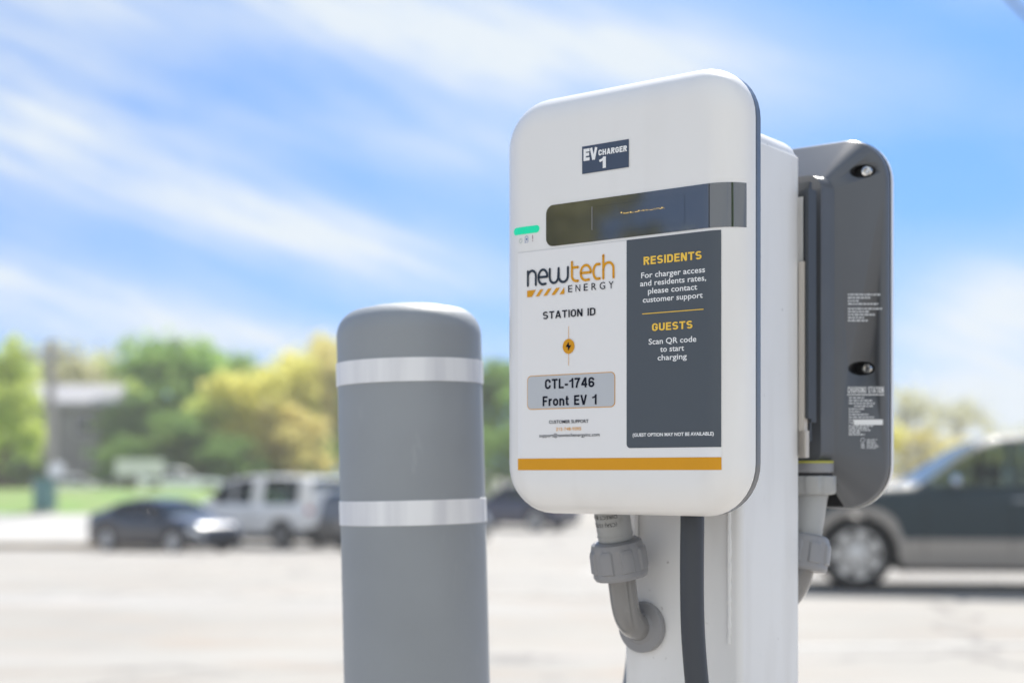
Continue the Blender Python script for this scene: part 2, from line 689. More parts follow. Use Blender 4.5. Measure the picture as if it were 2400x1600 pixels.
def grid_uv(u0, u1, zf, n=40, nz=1):
    """columns from u0 to u1; zf(u) -> (z0, z1)"""
    vs, fs = [], []
    for i in range(n + 1):
        u = u0 + (u1 - u0) * i / n
        a, c = zf(u)
        for j in range(nz + 1):
            vs.append((u, a + (c - a) * j / nz))
    k = nz + 1
    for i in range(n):
        for j in range(nz):
            fs.append((i * k + j, (i + 1) * k + j, (i + 1) * k + j + 1, i * k + j + 1))
    return vs, fs


def rr_zf(u0, u1, z0, z1, rl, rr=0.0, bl=None, tl=None):
    def f(u):
        e = 0
        eb = et = 0
        if rl and u < u0 + rl:
            eb = et = rl - sqrt(max(0, rl * rl - (u0 + rl - u) ** 2))
            if tl == 0:
                et = 0
        if rr and u > u1 - rr:
            eb = et = rr - sqrt(max(0, rr * rr - (u - u1 + rr) ** 2))
        return z0 + eb, z1 - et
    return f


def rgrid(u0, u1, z0, z1, rl, rr=0.0, tl=None, n=48):
    vs, fs = [], []
    us = []
    if rl:
        us += [u0 + rl * (1 - cos(pi / 2 * k / 8)) for k in range(8)]
    us += frange(u0 + rl, u1 - rr, n)
    if rr:
        us += [u1 - rr * (1 - sin(pi / 2 * k / 8)) for k in range(1, 9)]
    f = rr_zf(u0, u1, z0, z1, rl, rr, tl=tl)
    for u in us:
        a, c = f(u)
        vs += [(u, a), (u, c)]
    for i in range(len(us) - 1):
        fs.append((2 * i, 2 * i + 2, 2 * i + 3, 2 * i + 1))
    return vs, fs


def glyphs(s, bold=0.0):
    c = bpy.data.curves.new('lettering_source', 'FONT')
    c.body = s
    c.size = 1
    c.offset = bold
    c.resolution_u = 3
    o = bpy.data.objects.new('lettering_source', c)
    COL.objects.link(o)
    dg = bpy.context.evaluated_depsgraph_get()
    me = bpy.data.meshes.new_from_object(o.evaluated_get(dg))
    vs = [(v.co.x, v.co.y) for v in me.vertices]
    fs = [tuple(p.vertices) for p in me.polygons]
    bpy.data.objects.remove(o)
    bpy.data.curves.remove(c)
    bpy.data.meshes.remove(me)
    return vs, fs


CAPH = {}


def text_uv(s, u0, u1, zb, zc, bold=0.0, shear=0.0):
    """The string stretched so that it runs from u0 to u1, baseline zb, capital height up to zc."""
    vs, fs = glyphs(s, bold)
    if bold not in CAPH:
        CAPH[bold] = max(y for x, y in glyphs('H', bold)[0]), min(y for x, y in glyphs('H', bold)[0])
    hi, lo = CAPH[bold]
    x0 = min(x for x, y in vs)
    x1 = max(x for x, y in vs)
    k = (zc - zb) / (hi - lo)
    return [(u0 + (x - x0) / (x1 - x0) * (u1 - u0) + shear * (y - lo) * k, zb + (y - lo) * k) for x, y in vs], fs


def stroke(path, w, seg=10):
    """Flat ribbon with round ends along a 2-D path."""
    P = [Vector(p) for p in path]
    vs, fs = [], []
    lft, rgt = [], []
    for i, p in enumerate(P):
        d = (P[min(i + 1, len(P) - 1)] - P[max(i - 1, 0)]).normalized()
        n = Vector((-d.y, d.x)) * w / 2
        lft.append(p + n)
        rgt.append(p - n)
    ring = list(lft)
    d = (P[-1] - P[-2]).normalized()
    a0 = math.atan2(d.x, -d.y)
    a0 = math.atan2((lft[-1] - P[-1]).y, (lft[-1] - P[-1]).x)
    ring += [P[-1] + Vector((cos(a0 - pi * k / seg), sin(a0 - pi * k / seg))) * w / 2 for k in range(1, seg)]
    ring += rgt[::-1]
    a0 = math.atan2((rgt[0] - P[0]).y, (rgt[0] - P[0]).x)
    ring += [P[0] + Vector((cos(a0 - pi * k / seg), sin(a0 - pi * k / seg))) * w / 2 for k in range(1, seg)]
    n = len(P)
    vs = [(p.x, p.y) for p in lft] + [(p.x, p.y) for p in rgt]
    fs = [(i, i + 1, n + i + 1, n + i) for i in range(n - 1)]
    for c, e in ((P[-1], 1), (P[0], 0)):
        o = len(vs)
        vs.append((c.x, c.y))
        for k in range(20):
            vs.append((c.x + w / 2 * cos(2 * pi * k / 20), c.y + w / 2 * sin(2 * pi * k / 20)))
        fs += [(o, o + 1 + k, o + 1 + (k + 1) % 20) for k in range(20)]
    return vs, fs


def arc(cx, cy, rx, ry, a0, a1, n=14):
    return [(cx + rx * cos(radians(a0 + (a1 - a0) * i / n)), cy + ry * sin(radians(a0 + (a1 - a0) * i / n))) for i in range(n + 1)]


def ribbon(path, w):
    """Flat ribbon with square ends."""
    P = [Vector(path[0])]
    for p in path[1:]:
        if (Vector(p) - P[-1]).length > 1e-3:
            P.append(Vector(p))
    l, r = [], []
    for i, p in enumerate(P):
        a = (P[i] - P[i - 1]).normalized() if i else (P[1] - P[0]).normalized()
        c = (P[i + 1] - P[i]).normalized() if i < len(P) - 1 else a
        d = (a + c).normalized()
        n = Vector((-d.y, d.x)) * (w / 2 / max(.5, d.dot(a)))
        l.append(p + n)
        r.append(p - n)
    k = len(P)
    return [(p.x, p.y) for p in l + r], [(i, i + 1, k + i + 1, k + i) for i in range(k - 1)]


def loop(w, h0, h1, r, t, a=0.0, e=1.0):
    """centre line of a rounded bowl, anticlockwise from the fraction a to e of its length, starting at the right middle."""
    x0, x1, y0, y1 = t / 2, w - t / 2, h0 + t / 2, h1 - t / 2
    r = min(r, (x1 - x0) / 2, (y1 - y0) / 2)
    P = [(x1, (y0 + y1) / 2)] + rrect(x0, x1, y0, y1, r, 7) + [(x1, (y0 + y1) / 2)]
    L = [0]
    for p, q in zip(P, P[1:]):
        L.append(L[-1] + hypot(q[0] - p[0], q[1] - p[1]))
    out = []

    def pt(s):
        for i in range(len(P) - 1):
            if L[i + 1] >= s - 1e-9 and L[i + 1] > L[i]:
                f = (s - L[i]) / (L[i + 1] - L[i])
                return (P[i][0] + (P[i + 1][0] - P[i][0]) * f, P[i][1] + (P[i + 1][1] - P[i][1]) * f)
        return P[-1]
    A, E = a * L[-1], e * L[-1]
    out = [pt(A)] + [P[i] for i in range(len(P)) if A + 1e-6 < L[i] < E - 1e-6] + [pt(E)]
    return out


def glyph(ch, t, r, wd=.62):
    """(advance width, ribbons) of one signage letter: capital height 1, stroke t, bowl radius r."""
    w = wd
    h = t / 2
    V = lambda x, a=0.0, b=1.0: ([(x, a), (x, b)], t)
    Hz = lambda y, a=0.0, b=None: ([(a, y), (w if b is None else b, y)], t)
    if ch == 'I':
        return t, [V(h)]
    if ch == '1':
        w = wd * .72
        return w, [V(w - h), ([(w - t * .6, .86), (w - t - .02, .76), (0.0, .66)], t * .8)]
    if ch == 'E':
        w *= .9
        return w, [V(h), Hz(h), Hz(1 - h), Hz(.52, 0, w * .93)]
    if ch == 'F':
        w *= .86
        return w, [V(h), Hz(1 - h), Hz(.5, 0, w * .88)]
    if ch == 'L':
        w *= .86
        return w, [V(h), Hz(h)]
    if ch == 'T':
        return w, [V(w / 2), Hz(1 - h)]
    if ch == 'H':
        return w, [V(h), V(w - h), Hz(.52)]
    if ch == 'N':
        return w, [V(h), V(w - h), ([(h, 1), (w - h, 0)], t * 1.05)]
    if ch == 'A':
        w *= 1.1
        return w, [([(h * .9, 0), (w / 2 - h * .1, 1)], t), ([(w - h * .9, 0), (w / 2 + h * .1, 1)], t), ([(w * .22, .27), (w * .78, .27)], t * .9)]
    if ch == 'V':
        w *= 1.08
        return w, [([(h * .9, 1), (w / 2 - h * .1, 0)], t), ([(w - h * .9, 1), (w / 2 + h * .1, 0)], t)]
    if ch == 'O':
        return w, [(loop(w, 0, 1, r, t), t)]
    if ch == 'U':
        return w, [([(h, 1)] + [p for p in loop(w, 0, 1.3, r, t, .45, 1.0) if p[1] < .8] + [(w - h, 1)], t)]
    if ch == 'C':
        return w, [(loop(w, 0, 1, r, t, .06, .94), t)]
    if ch == 'G':
        return w, [(loop(w, 0, 1, r, t, .07, 1.0), t), ([(w * .52, .48), (w, .48)], t)]
    if ch == 'D':
        P = [p for p in loop(w, 0, 1, r, t)]
        Pu = [p for p in P[:-1] if p[1] >= .5 and p[0] > w * .45]
        Pl = [p for p in P[1:] if p[1] <= .5 and p[0] > w * .45]
        return w, [V(h), (Pu + [(0, 1 - h)], t), ([(0, h)] + Pl, t)]
    if ch in 'RP':
        P = loop(w, .45, 1, r, t)
        Pu = [p for p in P[:-1] if p[0] > w * .45 and p[1] >= .7249]
        Pl = [p for p in P[1:] if p[0] > w * .45 and p[1] <= .7251]
        k = [V(h), ([(0, .45 + h)] + Pl, t), (Pu + [(0, 1 - h)], t)]
        return w, k + ([([(w * .52, .5), (w - h * .9, 0)], t)] if ch == 'R' else [])
    if ch == 'S':
        up = loop(w, .5 - h, 1, r, t, .06, .70)
        lo = loop(w, 0, .5 + h, r, t, .0, 1.0)
        a = [p for p in loop(w, .5 - h, 1, r, t, .07, .75)]
        m_ = .5
        lo = loop(w, 0, .5 + h, r, t, .56, 1.0)
        lo2 = loop(w, 0, .5 + h, r, t, 0.0, .25)
        return w, [(a, t), (lo, t), (lo2, t)]
    if ch == '7':
        w *= .95
        return w, [Hz(1 - h), ([(w - h * 1.1, 1 - h), (w * .48, .45), (w * .36, 0)], t)]
    if ch == '4':
        return w, [V(w * .72), Hz(.30), ([(w * .68, .98), (h * .8, .30)], t)]
    if ch == '6':
        return w, [(loop(w, 0, .62, r, t), t), ([p for p in loop(w, 0, 1, r, t, .09, .52)], t)]
    if ch == '-':
        w *= .55
        return w, [Hz(.37)]
    x = .73
    if ch == 'r':
        w *= .58
        return w, [V(h, 0, x), ([(h, .40), (h + .05, .58), (w * .75, x - h), (w, x - h)], t)]
    if ch == 'o':
        w *= .92
        return w, [(loop(w, 0, x, r, t), t)]
    if ch == 'n':
        w *= .88
        return w, [V(h, 0, x), ([(w - h, 0)] + [p for p in loop(w, -.6, x, r, t, 0, .42) if p[1] > .3], t)]
    if ch == 't':
        w *= .56
        return w, [([(w * .42, .95), (w * .42, .14), (w * .6, h), (w, h)], t), ([(0, x - h * .8), (w, x - h * .8)], t * .85)]
    return w * .55, []


def sign_text(s, u0, u1, zb, zc, t=.16, r=.26, gap=.13, wd=.62):
    """Signage lettering as overlapping ribbons, fitted between u0 and u1; baseline zb, capital height up to zc."""
    x = 0
    out = []
    for ch in s:
        w, rb = glyph(ch, t, r, wd)
        for path, tk in rb:
            vs, fs = ribbon(path, tk)
            out.append(([(x + a, b) for a, b in vs], fs))
        x += w + gap
    x -= gap
    return [([(u0 + a / x * (u1 - u0), zb + b * (zc - zb)) for a, b in vs], fs) for vs, fs in out]


def text_uv_digits(u0, u1, z0, z1):
    """The phone number, its ones drawn with a flag."""
    s = '212-748-9395'
    w = (u1 - u0) / 11.2
    out = []
    u = u0
    for ch in s:
        if ch == '1':
            out += sign_text('1', u + w * .15, u + w * .65, z0, z1, .13, .3, .1, .6)
        elif ch == '-':
            out += sign_text('-', u + w * .12, u + w * .5, z0, z1, .11)
            u -= w * .35
        else:
            out.append(text_uv(ch, u, u + w * .82, z0, z1, .01))
        u += w
    return out


def make_shell(t, rear=False):
    """White domed cover, black seam, dark back shell with sloping sides and a raised middle block."""
    rings = [(0, CBD + .0)]
    b = MB()
    rs = []
    rs.append([(u, CBD + .002, z) for u, z in outline(.0)])
    K = 12
    for k in range(K + 1):
        a = pi / 2 * k / K
        ins = CA * (1 - cos(a))
        d = CBD * (1 - sin(a))
        rs.append([(u, d, z) for u, z in outline(ins)])
    b.rings(rs, cap1=True)
    b.build('front_cover', M_white_plastic, t, smooth=50)
    # seam and shell
    b = MB()
    b.rings([[(u, y, z) for u, z in outline(.0022)] for y in (CBD + .0015, CBD + .0045)])
    b.build('seam_gasket', M_black, t)
    b = MB()
    seg = 10
    o0, o1 = outline(.0006, seg), outline(.0022, seg)
    inn = [(u, z) for u, z in rrect(CL + .0455, CR - .0455, CB + .0455, CT - .0455, .018, seg)]
    n = len(o0)
    # index of bottom straight: between corner 3 (bottom-left, third arc) end and corner 4 start
    bot = {j for j in range(n) if (seg + 1) * 3 - 1 <= j <= (seg + 1) * 3}
    r0 = [(u, CBD + .004, z) for u, z in o0]
    r1 = [(u, .043, z) for u, z in o0]
    r2 = [(u, .046, z) for u, z in o1]
    r3 = [(u, .079, z) for u, z in inn]
    r4 = [(u, .0815, z) for u, z in rrect(CL + .047, CR - .047, CB + .047, CT - .047, .017, seg)]
    r5 = [(u, .11, z) for u, z in rrect(CL + .049, CR - .049, CB + .049, CT - .049, .016, seg)]
    vs = r0 + r1 + r2 + r3 + r4 + r5
    fs = []
    for i in range(5):
        for j in range(n):
            k = (j + 1) % n
            if i == 2 and j == (seg + 1) * 3 - 1:
                continue
            fs.append((i * n + j, i * n + k, (i + 1) * n + k, (i + 1) * n + j))
    fs.append(tuple(5 * n + j for j in range(n)))
    b.add(vs, fs)
    # open recess at the bottom, where the conduit enters; its shade is coloured in black
    jl, jr = (seg + 1) * 3 - 1, (seg + 1) * 3
    A0, A1 = Vector(r2[jl]), Vector(r2[jr])
    B0, B1 = Vector(r3[jl]), Vector(r3[jr])
    F0, F1 = Vector((B0.x, .046, B0.z)), Vector((B1.x, .046, B1.z))
    b.add([A0, A1, B0, B1, F0, F1], [(0, 1, 5, 4), (4, 5, 3, 2), (0, 4, 2), (1, 3, 5)], 1)
    sh = b.build('back_shell', [M_dark_shell, M_black], t, smooth=28, merge=1e-6)
    return sh


# slope of the back shell on its +x side in charger coordinates is the left one once turned round
def make_front_charger():
    t = pthing('ev_charger', 'white wall box charger with green light and printed info label, facing the camera', 'EV charger',
               (-.023, .06, CB))
    make_shell(t)
    # display
    b = MB()
    v, f = rgrid(-.0991, .1122, .2234, .2640, .0085, 0, n=60)
    d = drape('display_window', [(v, f)], M_glassblk, t, .0006)
    for p in d.data.polygons:
        p.use_smooth = True
    amber = mat('amber_pixels', (.3, .2, .04), .5, emit=((1.0, .68, .2), .3))
    random.seed(11)
    q = []
    u = -.0112
    while u < .0375:
        w = random.choice((.0005, .0006, .0012, .0014, .0008))
        h = random.choice((.0004, .0006, .0012))
        z = .2462 + random.choice((0, 0, .0004, .0008))
        q.append(([(u, z), (u + w, z), (u + w, z + h), (u, z + h)], [(0, 1, 2, 3)]))
        u += w + random.choice((.0005, .0006, .001, .0018))
    drape('digital_text', q, amber, d, .0010, loc=(0, 0, 0))
    dim = mat('display_grey_line', (.26, .25, .24), .3)
    drape('display_bar', [([(-.0447, .2345), (-.0437, .2345), (-.0437, .2570), (-.0447, .2570)], [(0, 1, 2, 3)])], dim, d, .0009, loc=(0, 0, 0))
    frame = mat('display_inner_frame', (.042, .045, .054), .05)
    frame.node_tree.nodes['Principled BSDF'].inputs['IOR'].default_value = 2.5
    fr = []
    for (a0, a1, z0, z1) in ((-.040, .0585, .2302, .2305), (-.040, .0585, .2567, .2570), (.0582, .0586, .2302, .2570)):
        fr.append(grid_uv(a0, a1, lambda u, z0=z0, z1=z1: (z0, z1), 8))
    drape('display_frame', fr, frame, d, .0009, loc=(0, 0, 0))
    seam = mat('display_joint', (.004, .004, .005), .4)
    drape('display_joint', [grid_uv(.0838, .0843, lambda u: (.2236, .2638), 2)], seam, d, .0010, loc=(0, 0, 0))
    # status light and icons
    led = mat('green_status_light', (.01, .50, .28), .3, emit=((.0, .80, .42), .13))
    v, f = rgrid(-.1410, -.1073, .2389, .2462, .0036, .0036, n=10)
    l = drape('status_light', [(v, f)], led, t, .0005)
    pale = mat('pale_green_icon', (.45, .55, .48), .5)
    blue = mat('blue_icon', (.05, .16, .42), .5)
    red = mat('dark_red_icon', (.22, .015, .07), .5)
    drape('power_icon', [stroke(arc(-.1307, .2326, .0018, .0022, 120, 420, 20), .0005), stroke([(-.1307, .2334), (-.1307, .2352)], .0005)], pale, t, .0005)
    drape('battery_icon', [stroke([(-.1250, .2303), (-.1250, .2358), (-.1240, .2364), (-.1222, .2364), (-.1214, .2358), (-.1214, .2303), (-.1250, .2303)], .0004),
                           ([(-.1240, .2334), (-.1231, .2348), (-.1222, .2334), (-.1231, .2318)], [(0, 1, 2, 3)])], blue, t, .0005)
    drape('alert_icon', [stroke([(-.1157, .2331), (-.1157, .2363)], .0007), stroke([(-.1157, .2310), (-.1157, .2312)], .0009)], red, t, .0005)
    # numbered sticker
    v, f = grid_uv(-.0560, -.0024, lambda u: (.2900, .3166), 2)
    s = drape('number_sticker', [(v, f)], M_navy, t, .0006)
    drape('sticker_lettering', sign_text('EV', -.0540, -.0380, .3022, .3139, .26, .3, .04, .74) + sign_text('CHARGER', -.0367, -.0042, .3052, .3108, .23, .28, .09, .66)
          + sign_text('1', -.0356, -.0281, .2926, .3036, .27, .3, .1, .78), M_whiteink, s, .0010, loc=(0, 0, 0))
    # info label
    lab = drape('info_label', [grid_uv(-.1347, .0951, lambda u: (.0143, .2209), 40)], M_sheet, t, .0003)
    drape('label_edge', [grid_uv(-.1347, -.0050, lambda u: (.2206, .2209), 20)], mat('label_edge_grey', (.5, .5, .53), .5), lab, .0005, loc=(0, 0, 0))
    drape('orange_strip', [grid_uv(-.1347, .0951, lambda u: (.0026, .0141), 40)], M_orange, t, .0004)
    v, f = rgrid(-.0049, .0950, .0234, .2208, .004, 0, tl=0, n=40)
    pan = drape('charcoal_panel', [(v, f)], M_char, lab, .0006, loc=(0, 0, 0))
    O = (0, 0, 0)
    drape('residents_heading', sign_text('RESIDENTS', .0143, .0766, .1955, .2031, .20, .25, .12, .66), M_yellow, lab, .0010, loc=O)
    drape('guests_heading', sign_text('GUESTS', .0235, .0670, .1327, .1399, .20, .25, .12, .66), M_yellow, lab, .0010, loc=O)
    drape('divider_line', [grid_uv(.0128, .0784, lambda u: (.1491, .1499), 10)], M_yellow, lab, .0010, loc=O)
    body = [("For charger access", 0.0116, 0.0801, 0.1831, 0.1885), ("and residents rates,", 0.0104, 0.0813, 0.1755, 0.1809),
            ("please contact", 0.0191, 0.0719, 0.1679, 0.1733), ("customer support", 0.0134, 0.0777, 0.1600, 0.1653),
            ("Scan QR code", 0.0198, 0.0710, 0.1202, 0.1256), ("to start", 0.0324, 0.0581, 0.1127, 0.1180), ("charging", 0.0296, 0.0610, 0.1049, 0.1101)]
    q = [text_uv(a, b_, c, d_, e, .014) for a, b_, c, d_, e in body]
    drape('residents_lettering', q[:4], M_whiteink, lab, .0010, loc=O)
    drape('guests_lettering', q[4:], M_whiteink, lab, .0010, loc=O)
    drape('notice_lettering', [text_uv("(GUEST OPTION MAY NOT BE AVAILABLE)", 0.0021, 0.0887, 0.0340, 0.0373, .03)], M_whiteink, lab, .0010, loc=O)
    drape('station_id_heading', sign_text('STATION ID', -.1027, -.0403, .1520, .1593, .165, .26, .13, .66), M_ink, lab, .0010, loc=O)
    drape('station_number', sign_text('CTL-1746', -.1002, -.0414, .0827, .0924, .185, .5, .11) + sign_text('Front EV 1', -.1030, -.0388, .0659, .0756, .185, .5, .11), M_ink, lab, .0010, loc=O)
    drape('support_lettering', [text_uv("CUSTOMER SUPPORT", -0.0952, -0.0483, 0.0484, 0.0516, .012),
                                text_uv("support@newtechenergyinc.com", -0.1070, -0.0354, 0.0352, 0.0385, .004)], M_ink, lab, .0010, loc=O)
    drape('phone_lettering', sum([text_uv_digits(-.0867, -.0567, .0413, .0444)], []), M_orange, lab, .0010, loc=O)
    q = []
    for ch, (a, c) in zip('ENERGY', ((-.0723, -.0673), (-.0635, -.0580), (-.0539, -.0490), (-.0448, -.0392), (-.0353, -.0290), (-.0250, -.0194))):
        q.append(text_uv(ch, a, c, .1764, .1831, .0))
    drape('subtitle_lettering', q, M_ink, lab, .0010, loc=O)
    # id box
    v, f = rgrid(-.1224, -.0178, .0628, .0966, .005, .005, n=8)
    drape('id_box_outline', [(v, f)], M_orange, lab, .0005, loc=O)
    v, f = rgrid(-.1217, -.0185, .0635, .0959, .0044, .0044, n=8)
    drape('id_box', [(v, f)], M_greybox, lab, .0007, loc=O)
    # wordmark in rounded strokes: x in crop pixels, y above baseline, x-height 170
    k = (-.0182 + .1221) / (1297 - 150)
    kz = .0000885

    def wm(path, z0=.1868):
        return stroke([(-.1221 + (x - 150) * k, z0 + y * kz) for x, y in path], 27 * k)
    n_ = [wm([(160, 0), (160, 158)]), wm([(160, 90)] + arc(214, 104, 54, 58, 180, 0) + [(268, 0)])]
    e_ = lambda cx, rx: [wm([(cx - rx + 6, 80), (cx + rx, 80)] + arc(cx, 80, rx, 82, 0, 285, 26) + [(cx + rx * .62, 2)])]
    w_ = [wm([(456, 160), (456, 70)] + arc(512, 68, 56, 66, 180, 360) + [(574, 160)]), wm([(574, 160), (576, 70)] + arc(636, 68, 60, 66, 180, 360) + [(697, 160)])]
    dark = n_ + e_(364, 60) + w_
    tt = [wm([(750, 212), (750, 66)] + arc(806, 60, 56, 60, 180, 270) + [(828, 0)]), wm([(750, 150), (828, 150)])]
    cc = [wm([(1108, 158)] + arc(1078, 80, 50, 80, 80, 280, 22) + [(1108, 2)])]
    h_ = [wm([(1154, 0), (1154, 248)]), wm([(1154, 90)] + arc(1218, 100, 64, 66, 180, 0) + [(1283, 0)])]
    drape('dark_wordmark', dark, mat('slate_print', (.038, .052, .075), .7, spec=.2), lab, .0010, loc=O)
    org = tt + e_(930, 66) + cc + h_
    zz0, zz1 = .1752, .1818

    def para(a, b_, c, d_):
        X = lambda x: -.1221 + (x - 150) * k
        return [(X(a), zz0), (X(b_), zz0), (X(d_), zz1), (X(c), zz1)], [(0, 1, 2, 3)]
    org += [para(150, 212, 150, 268), para(265, 312, 328, 372), para(370, 416, 432, 480), para(478, 524, 540, 592),
            ([(-.1221 + (585 - 150) * k, zz0), (-.1221 + (650 - 150) * k, zz0), (-.1221 + (650 - 150) * k, zz1)], [(0, 1, 2)])]
    drape('orange_wordmark', org, M_orange, lab, .0010, loc=O)
    # bolt emblem
    circ = ([(-.0718, .1236)] + [(-.0718 + .0070 * cos(2 * pi * i / 32), .1236 + .0073 * sin(2 * pi * i / 32)) for i in range(32)],
            [(0, 1 + i, 1 + (i + 1) % 32) for i in range(32)])
    drape('bolt_emblem', [circ, grid_uv(-.07202, -.07158, lambda u: (.1050, .1165), 1), grid_uv(-.07202, -.07158, lambda u: (.1307, .1431), 1)],
          M_orange, lab, .0009, loc=O)
    bx = [(.08, 1.0), (-1.0, -.12), (-.2, -.12), (-.12, -1.0), (1.0, .2), (.22, .2)]
    drape('bolt_mark', [([(-.0718 + x * .0034, .1236 + y * .0043) for x, y in bx], [(0, 1, 2, 5), (2, 3, 4, 5)])], M_ink, lab, .0013, loc=O)
    # small clear tab behind the lower left corner
    b = MB()
    b.lathe([(.004, 0), (.010, .003), (.010, .010), (.004, .013)], 20, Matrix.Translation((CL + .0165, .052, CB + .011)) @ Matrix.Rotation(radians(45), 4, 'Y'))
    b.build('corner_plug', M_white_plastic, t)
    return t


front = make_front_charger()

# the rear unit is the same model turned half round about the post's axis
REAR_C = (-.059, .415)                        # x' = -.0465 - x , y' = .395 - y


def make_rear_charger():
    t = pthing('ev_charger', 'second charger seen from behind, dark grey shell with recessed screws, beyond the post', 'EV charger',
               (REAR_C[0] + .023, REAR_C[1] - .06, CB))
    t.rotation_euler = (0, 0, PROT + pi)
    t['_off'] = (-.023, .06, CB)
    sh = make_shell(t, True)
    # slope on this unit's -x side (camera's right): from outer rim (u = CL) inwards
    P0 = Vector((CL + .0022, .046))
    P1 = Vector((CL + .0455, .079))
    dq = (P1 - P0)
    ln = dq.length
    nrm = Vector((-dq.y, dq.x)).normalized()
    if nrm.x > 0:
        nrm = -nrm

    def on_slope(q, z, off):                      # q from the inner edge outwards
        p = P1 - dq * (q / ln) + nrm * off
        return (p.x, p.y, z)

    def slope_mesh(name, polys, m, parent, off, loc=(0, 0, 0)):
        b = MB()
        for vs, fs in polys:
            b.add([on_slope(q, z, off) for q, z in vs], fs)
        return b.build(name, m, parent, loc=loc, smooth=None)
    # screw pockets bored straight into the slope
    for zc in (.336, .116):
        uc = CL + .0225
        b = MB()
        rx, rz = .0122, .0078
        b.rings([[(uc + rx * cos(2 * pi * i / 32), y, zc + rz * sin(2 * pi * i / 32)) for i in range(32)] for y in (.05, .11)], cap0=True, cap1=True)
        cut = b.build('pocket_cutter', M_black)
        cut.parent = t
        cut.location = sh.location
        md = sh.modifiers.new('pocket', 'BOOLEAN')
        md.operation = 'DIFFERENCE'
        md.solver = 'EXACT'
        md.object = cut
        bpy.context.view_layer.update()
        dg = bpy.context.evaluated_depsgraph_get()
        me = bpy.data.meshes.new_from_object(sh.evaluated_get(dg))
        sh.modifiers.clear()
        old = sh.data
        sh.data = me
        me.name = 'back_shell'
        bpy.data.objects.remove(cut)
        b = MB()
        b.lathe([(.0062, 0), (.0062, .004), (.0052, .0062), (.0030, .0066), (.0028, .004), (.0005, .004)], 20,
                Matrix.Translation((uc - .0035, .051, zc)) @ Matrix.Rotation(radians(-90), 4, 'X'))
        b.build('screw', M_steelscrew, t)
    # lettering
    q0, q1 = .0135, .0535

    def heading(s, z0, z1, a, c, bold):
        vs, fs = text_uv(s, a, c, z0, z1, bold)
        return vs, fs
    slope_mesh('heading_lettering', sign_text('CHARGING STATION', q0, q1, .0885, .0957, .17, .3, .16, .6) + [
                                     ([(q0 - .001, .0862), (q1 + .0005, .0862), (q1 + .0005, .0872), (q0 - .001, .0872)], [(0, 1, 2, 3)])],
               M_whiteink, t, .0004, None)
    random.seed(5)
    fine = mat('faded_white_print', (.66, .67, .69), .5)

    def words(q, z, wide, h):
        out = []
        a = q
        while a < q + wide:
            w = random.uniform(.0016, .0048)
            w = min(w, q + wide - a)
            out.append(([(a, z), (a + w, z), (a + w, z + h), (a, z + h)], [(0, 1, 2, 3)]))
            a += w + .0009
        return out
    rows = []
    for z, w, s in ((.0825, .017, 0), (.0794, .026, 0), (.0763, .029, 0), (.0732, .021, .006), (.0701, .018, 0), (.067, .013, 0), (.0639, .022, 0),
                    (.0608, .029, 0), (.0577, .006, 0), (.0546, .005, 0), (.0512, .027, 0), (.0488, .022, 0), (.0464, .024, 0), (.044, .013, 0), (.0416, .018, 0)):
        rows += words(q0 + s + .001, z, w, .0017)
    slope_mesh('rating_print', rows, fine, t, .0004, None)
    rows = []
    for z, w in ((.1972, .036), (.1937, .025), (.1902, .012), (.1868, .034), (.1815, .038), (.1782, .024), (.1749, .03), (.1716, .018), (.1683, .022)):
        rows += words(q0, z, w, .0019)
    slope_mesh('fine_print', rows, fine, t, .0004, None)
    rows = []
    for i in range(7):
        rows += words(q0 + .021, .0268 + i * .0016, random.uniform(.009, .015), .0009)
    slope_mesh('approval_print', rows, fine, t, .0004, None)
    slope_mesh('serial_sticker', [([(q0 + .0065, .0532), (q1 - .001, .0532), (q1 - .001, .0592), (q0 + .0065, .0592)], [(0, 1, 2, 3)])], M_whiteink, t, .0006, None)
    ring = [stroke(arc(q0 + .0165, .0362, .0022, .0024, 0, 360, 24), .0007)]
    ring += [([(q0 + .0145 + dx, z), (q0 + .0145 + dx + .004, z), (q0 + .0145 + dx + .004, z + .0012), (q0 + .0145 + dx, z + .0012)], [(0, 1, 2, 3)]) for dx, z in ((0, .0312), (0, .0292), (.0004, .0272))]
    slope_mesh('approval_mark', ring, fine, t, .0004, None)
    return t


rear = make_rear_charger()


def build_bracket():
    """Wall bracket on the post's rear face, with its pale backing strips."""
    t = pthing('mounting_bracket', 'dark slotted mounting bracket between the post and the rear charger', 'bracket', (-.023, .275, .016))
    b = MB()
    b.box((-.107, .2665, .054), (.060, .2785, .304))
    b.box((-.090, .2785, .034), (.052, .2845, .315))
    b.box((.0565, .2590, .058), (.060, .2665, .304))
    b.build('bracket_plate', mat('bracket_grey', (.055, .062, .072), .45), t)
    b = MB()
    b.box((.0475 - .04, .2655, .016), (.0505, .2665, .297))
    b.build('white_strip', M_white_plastic, t)
    b = MB()
    b.box((.0490, .2580, .016), (.0556, .2658, .226))
    b.box((.0490, .2580, .0161), (.0576, .2657, .045))
    b.build('tan_strip', mat('beige_plastic', (.60, .55, .49), .45), t)
    return t


build_bracket()


CON_C = (-.0400, .395)


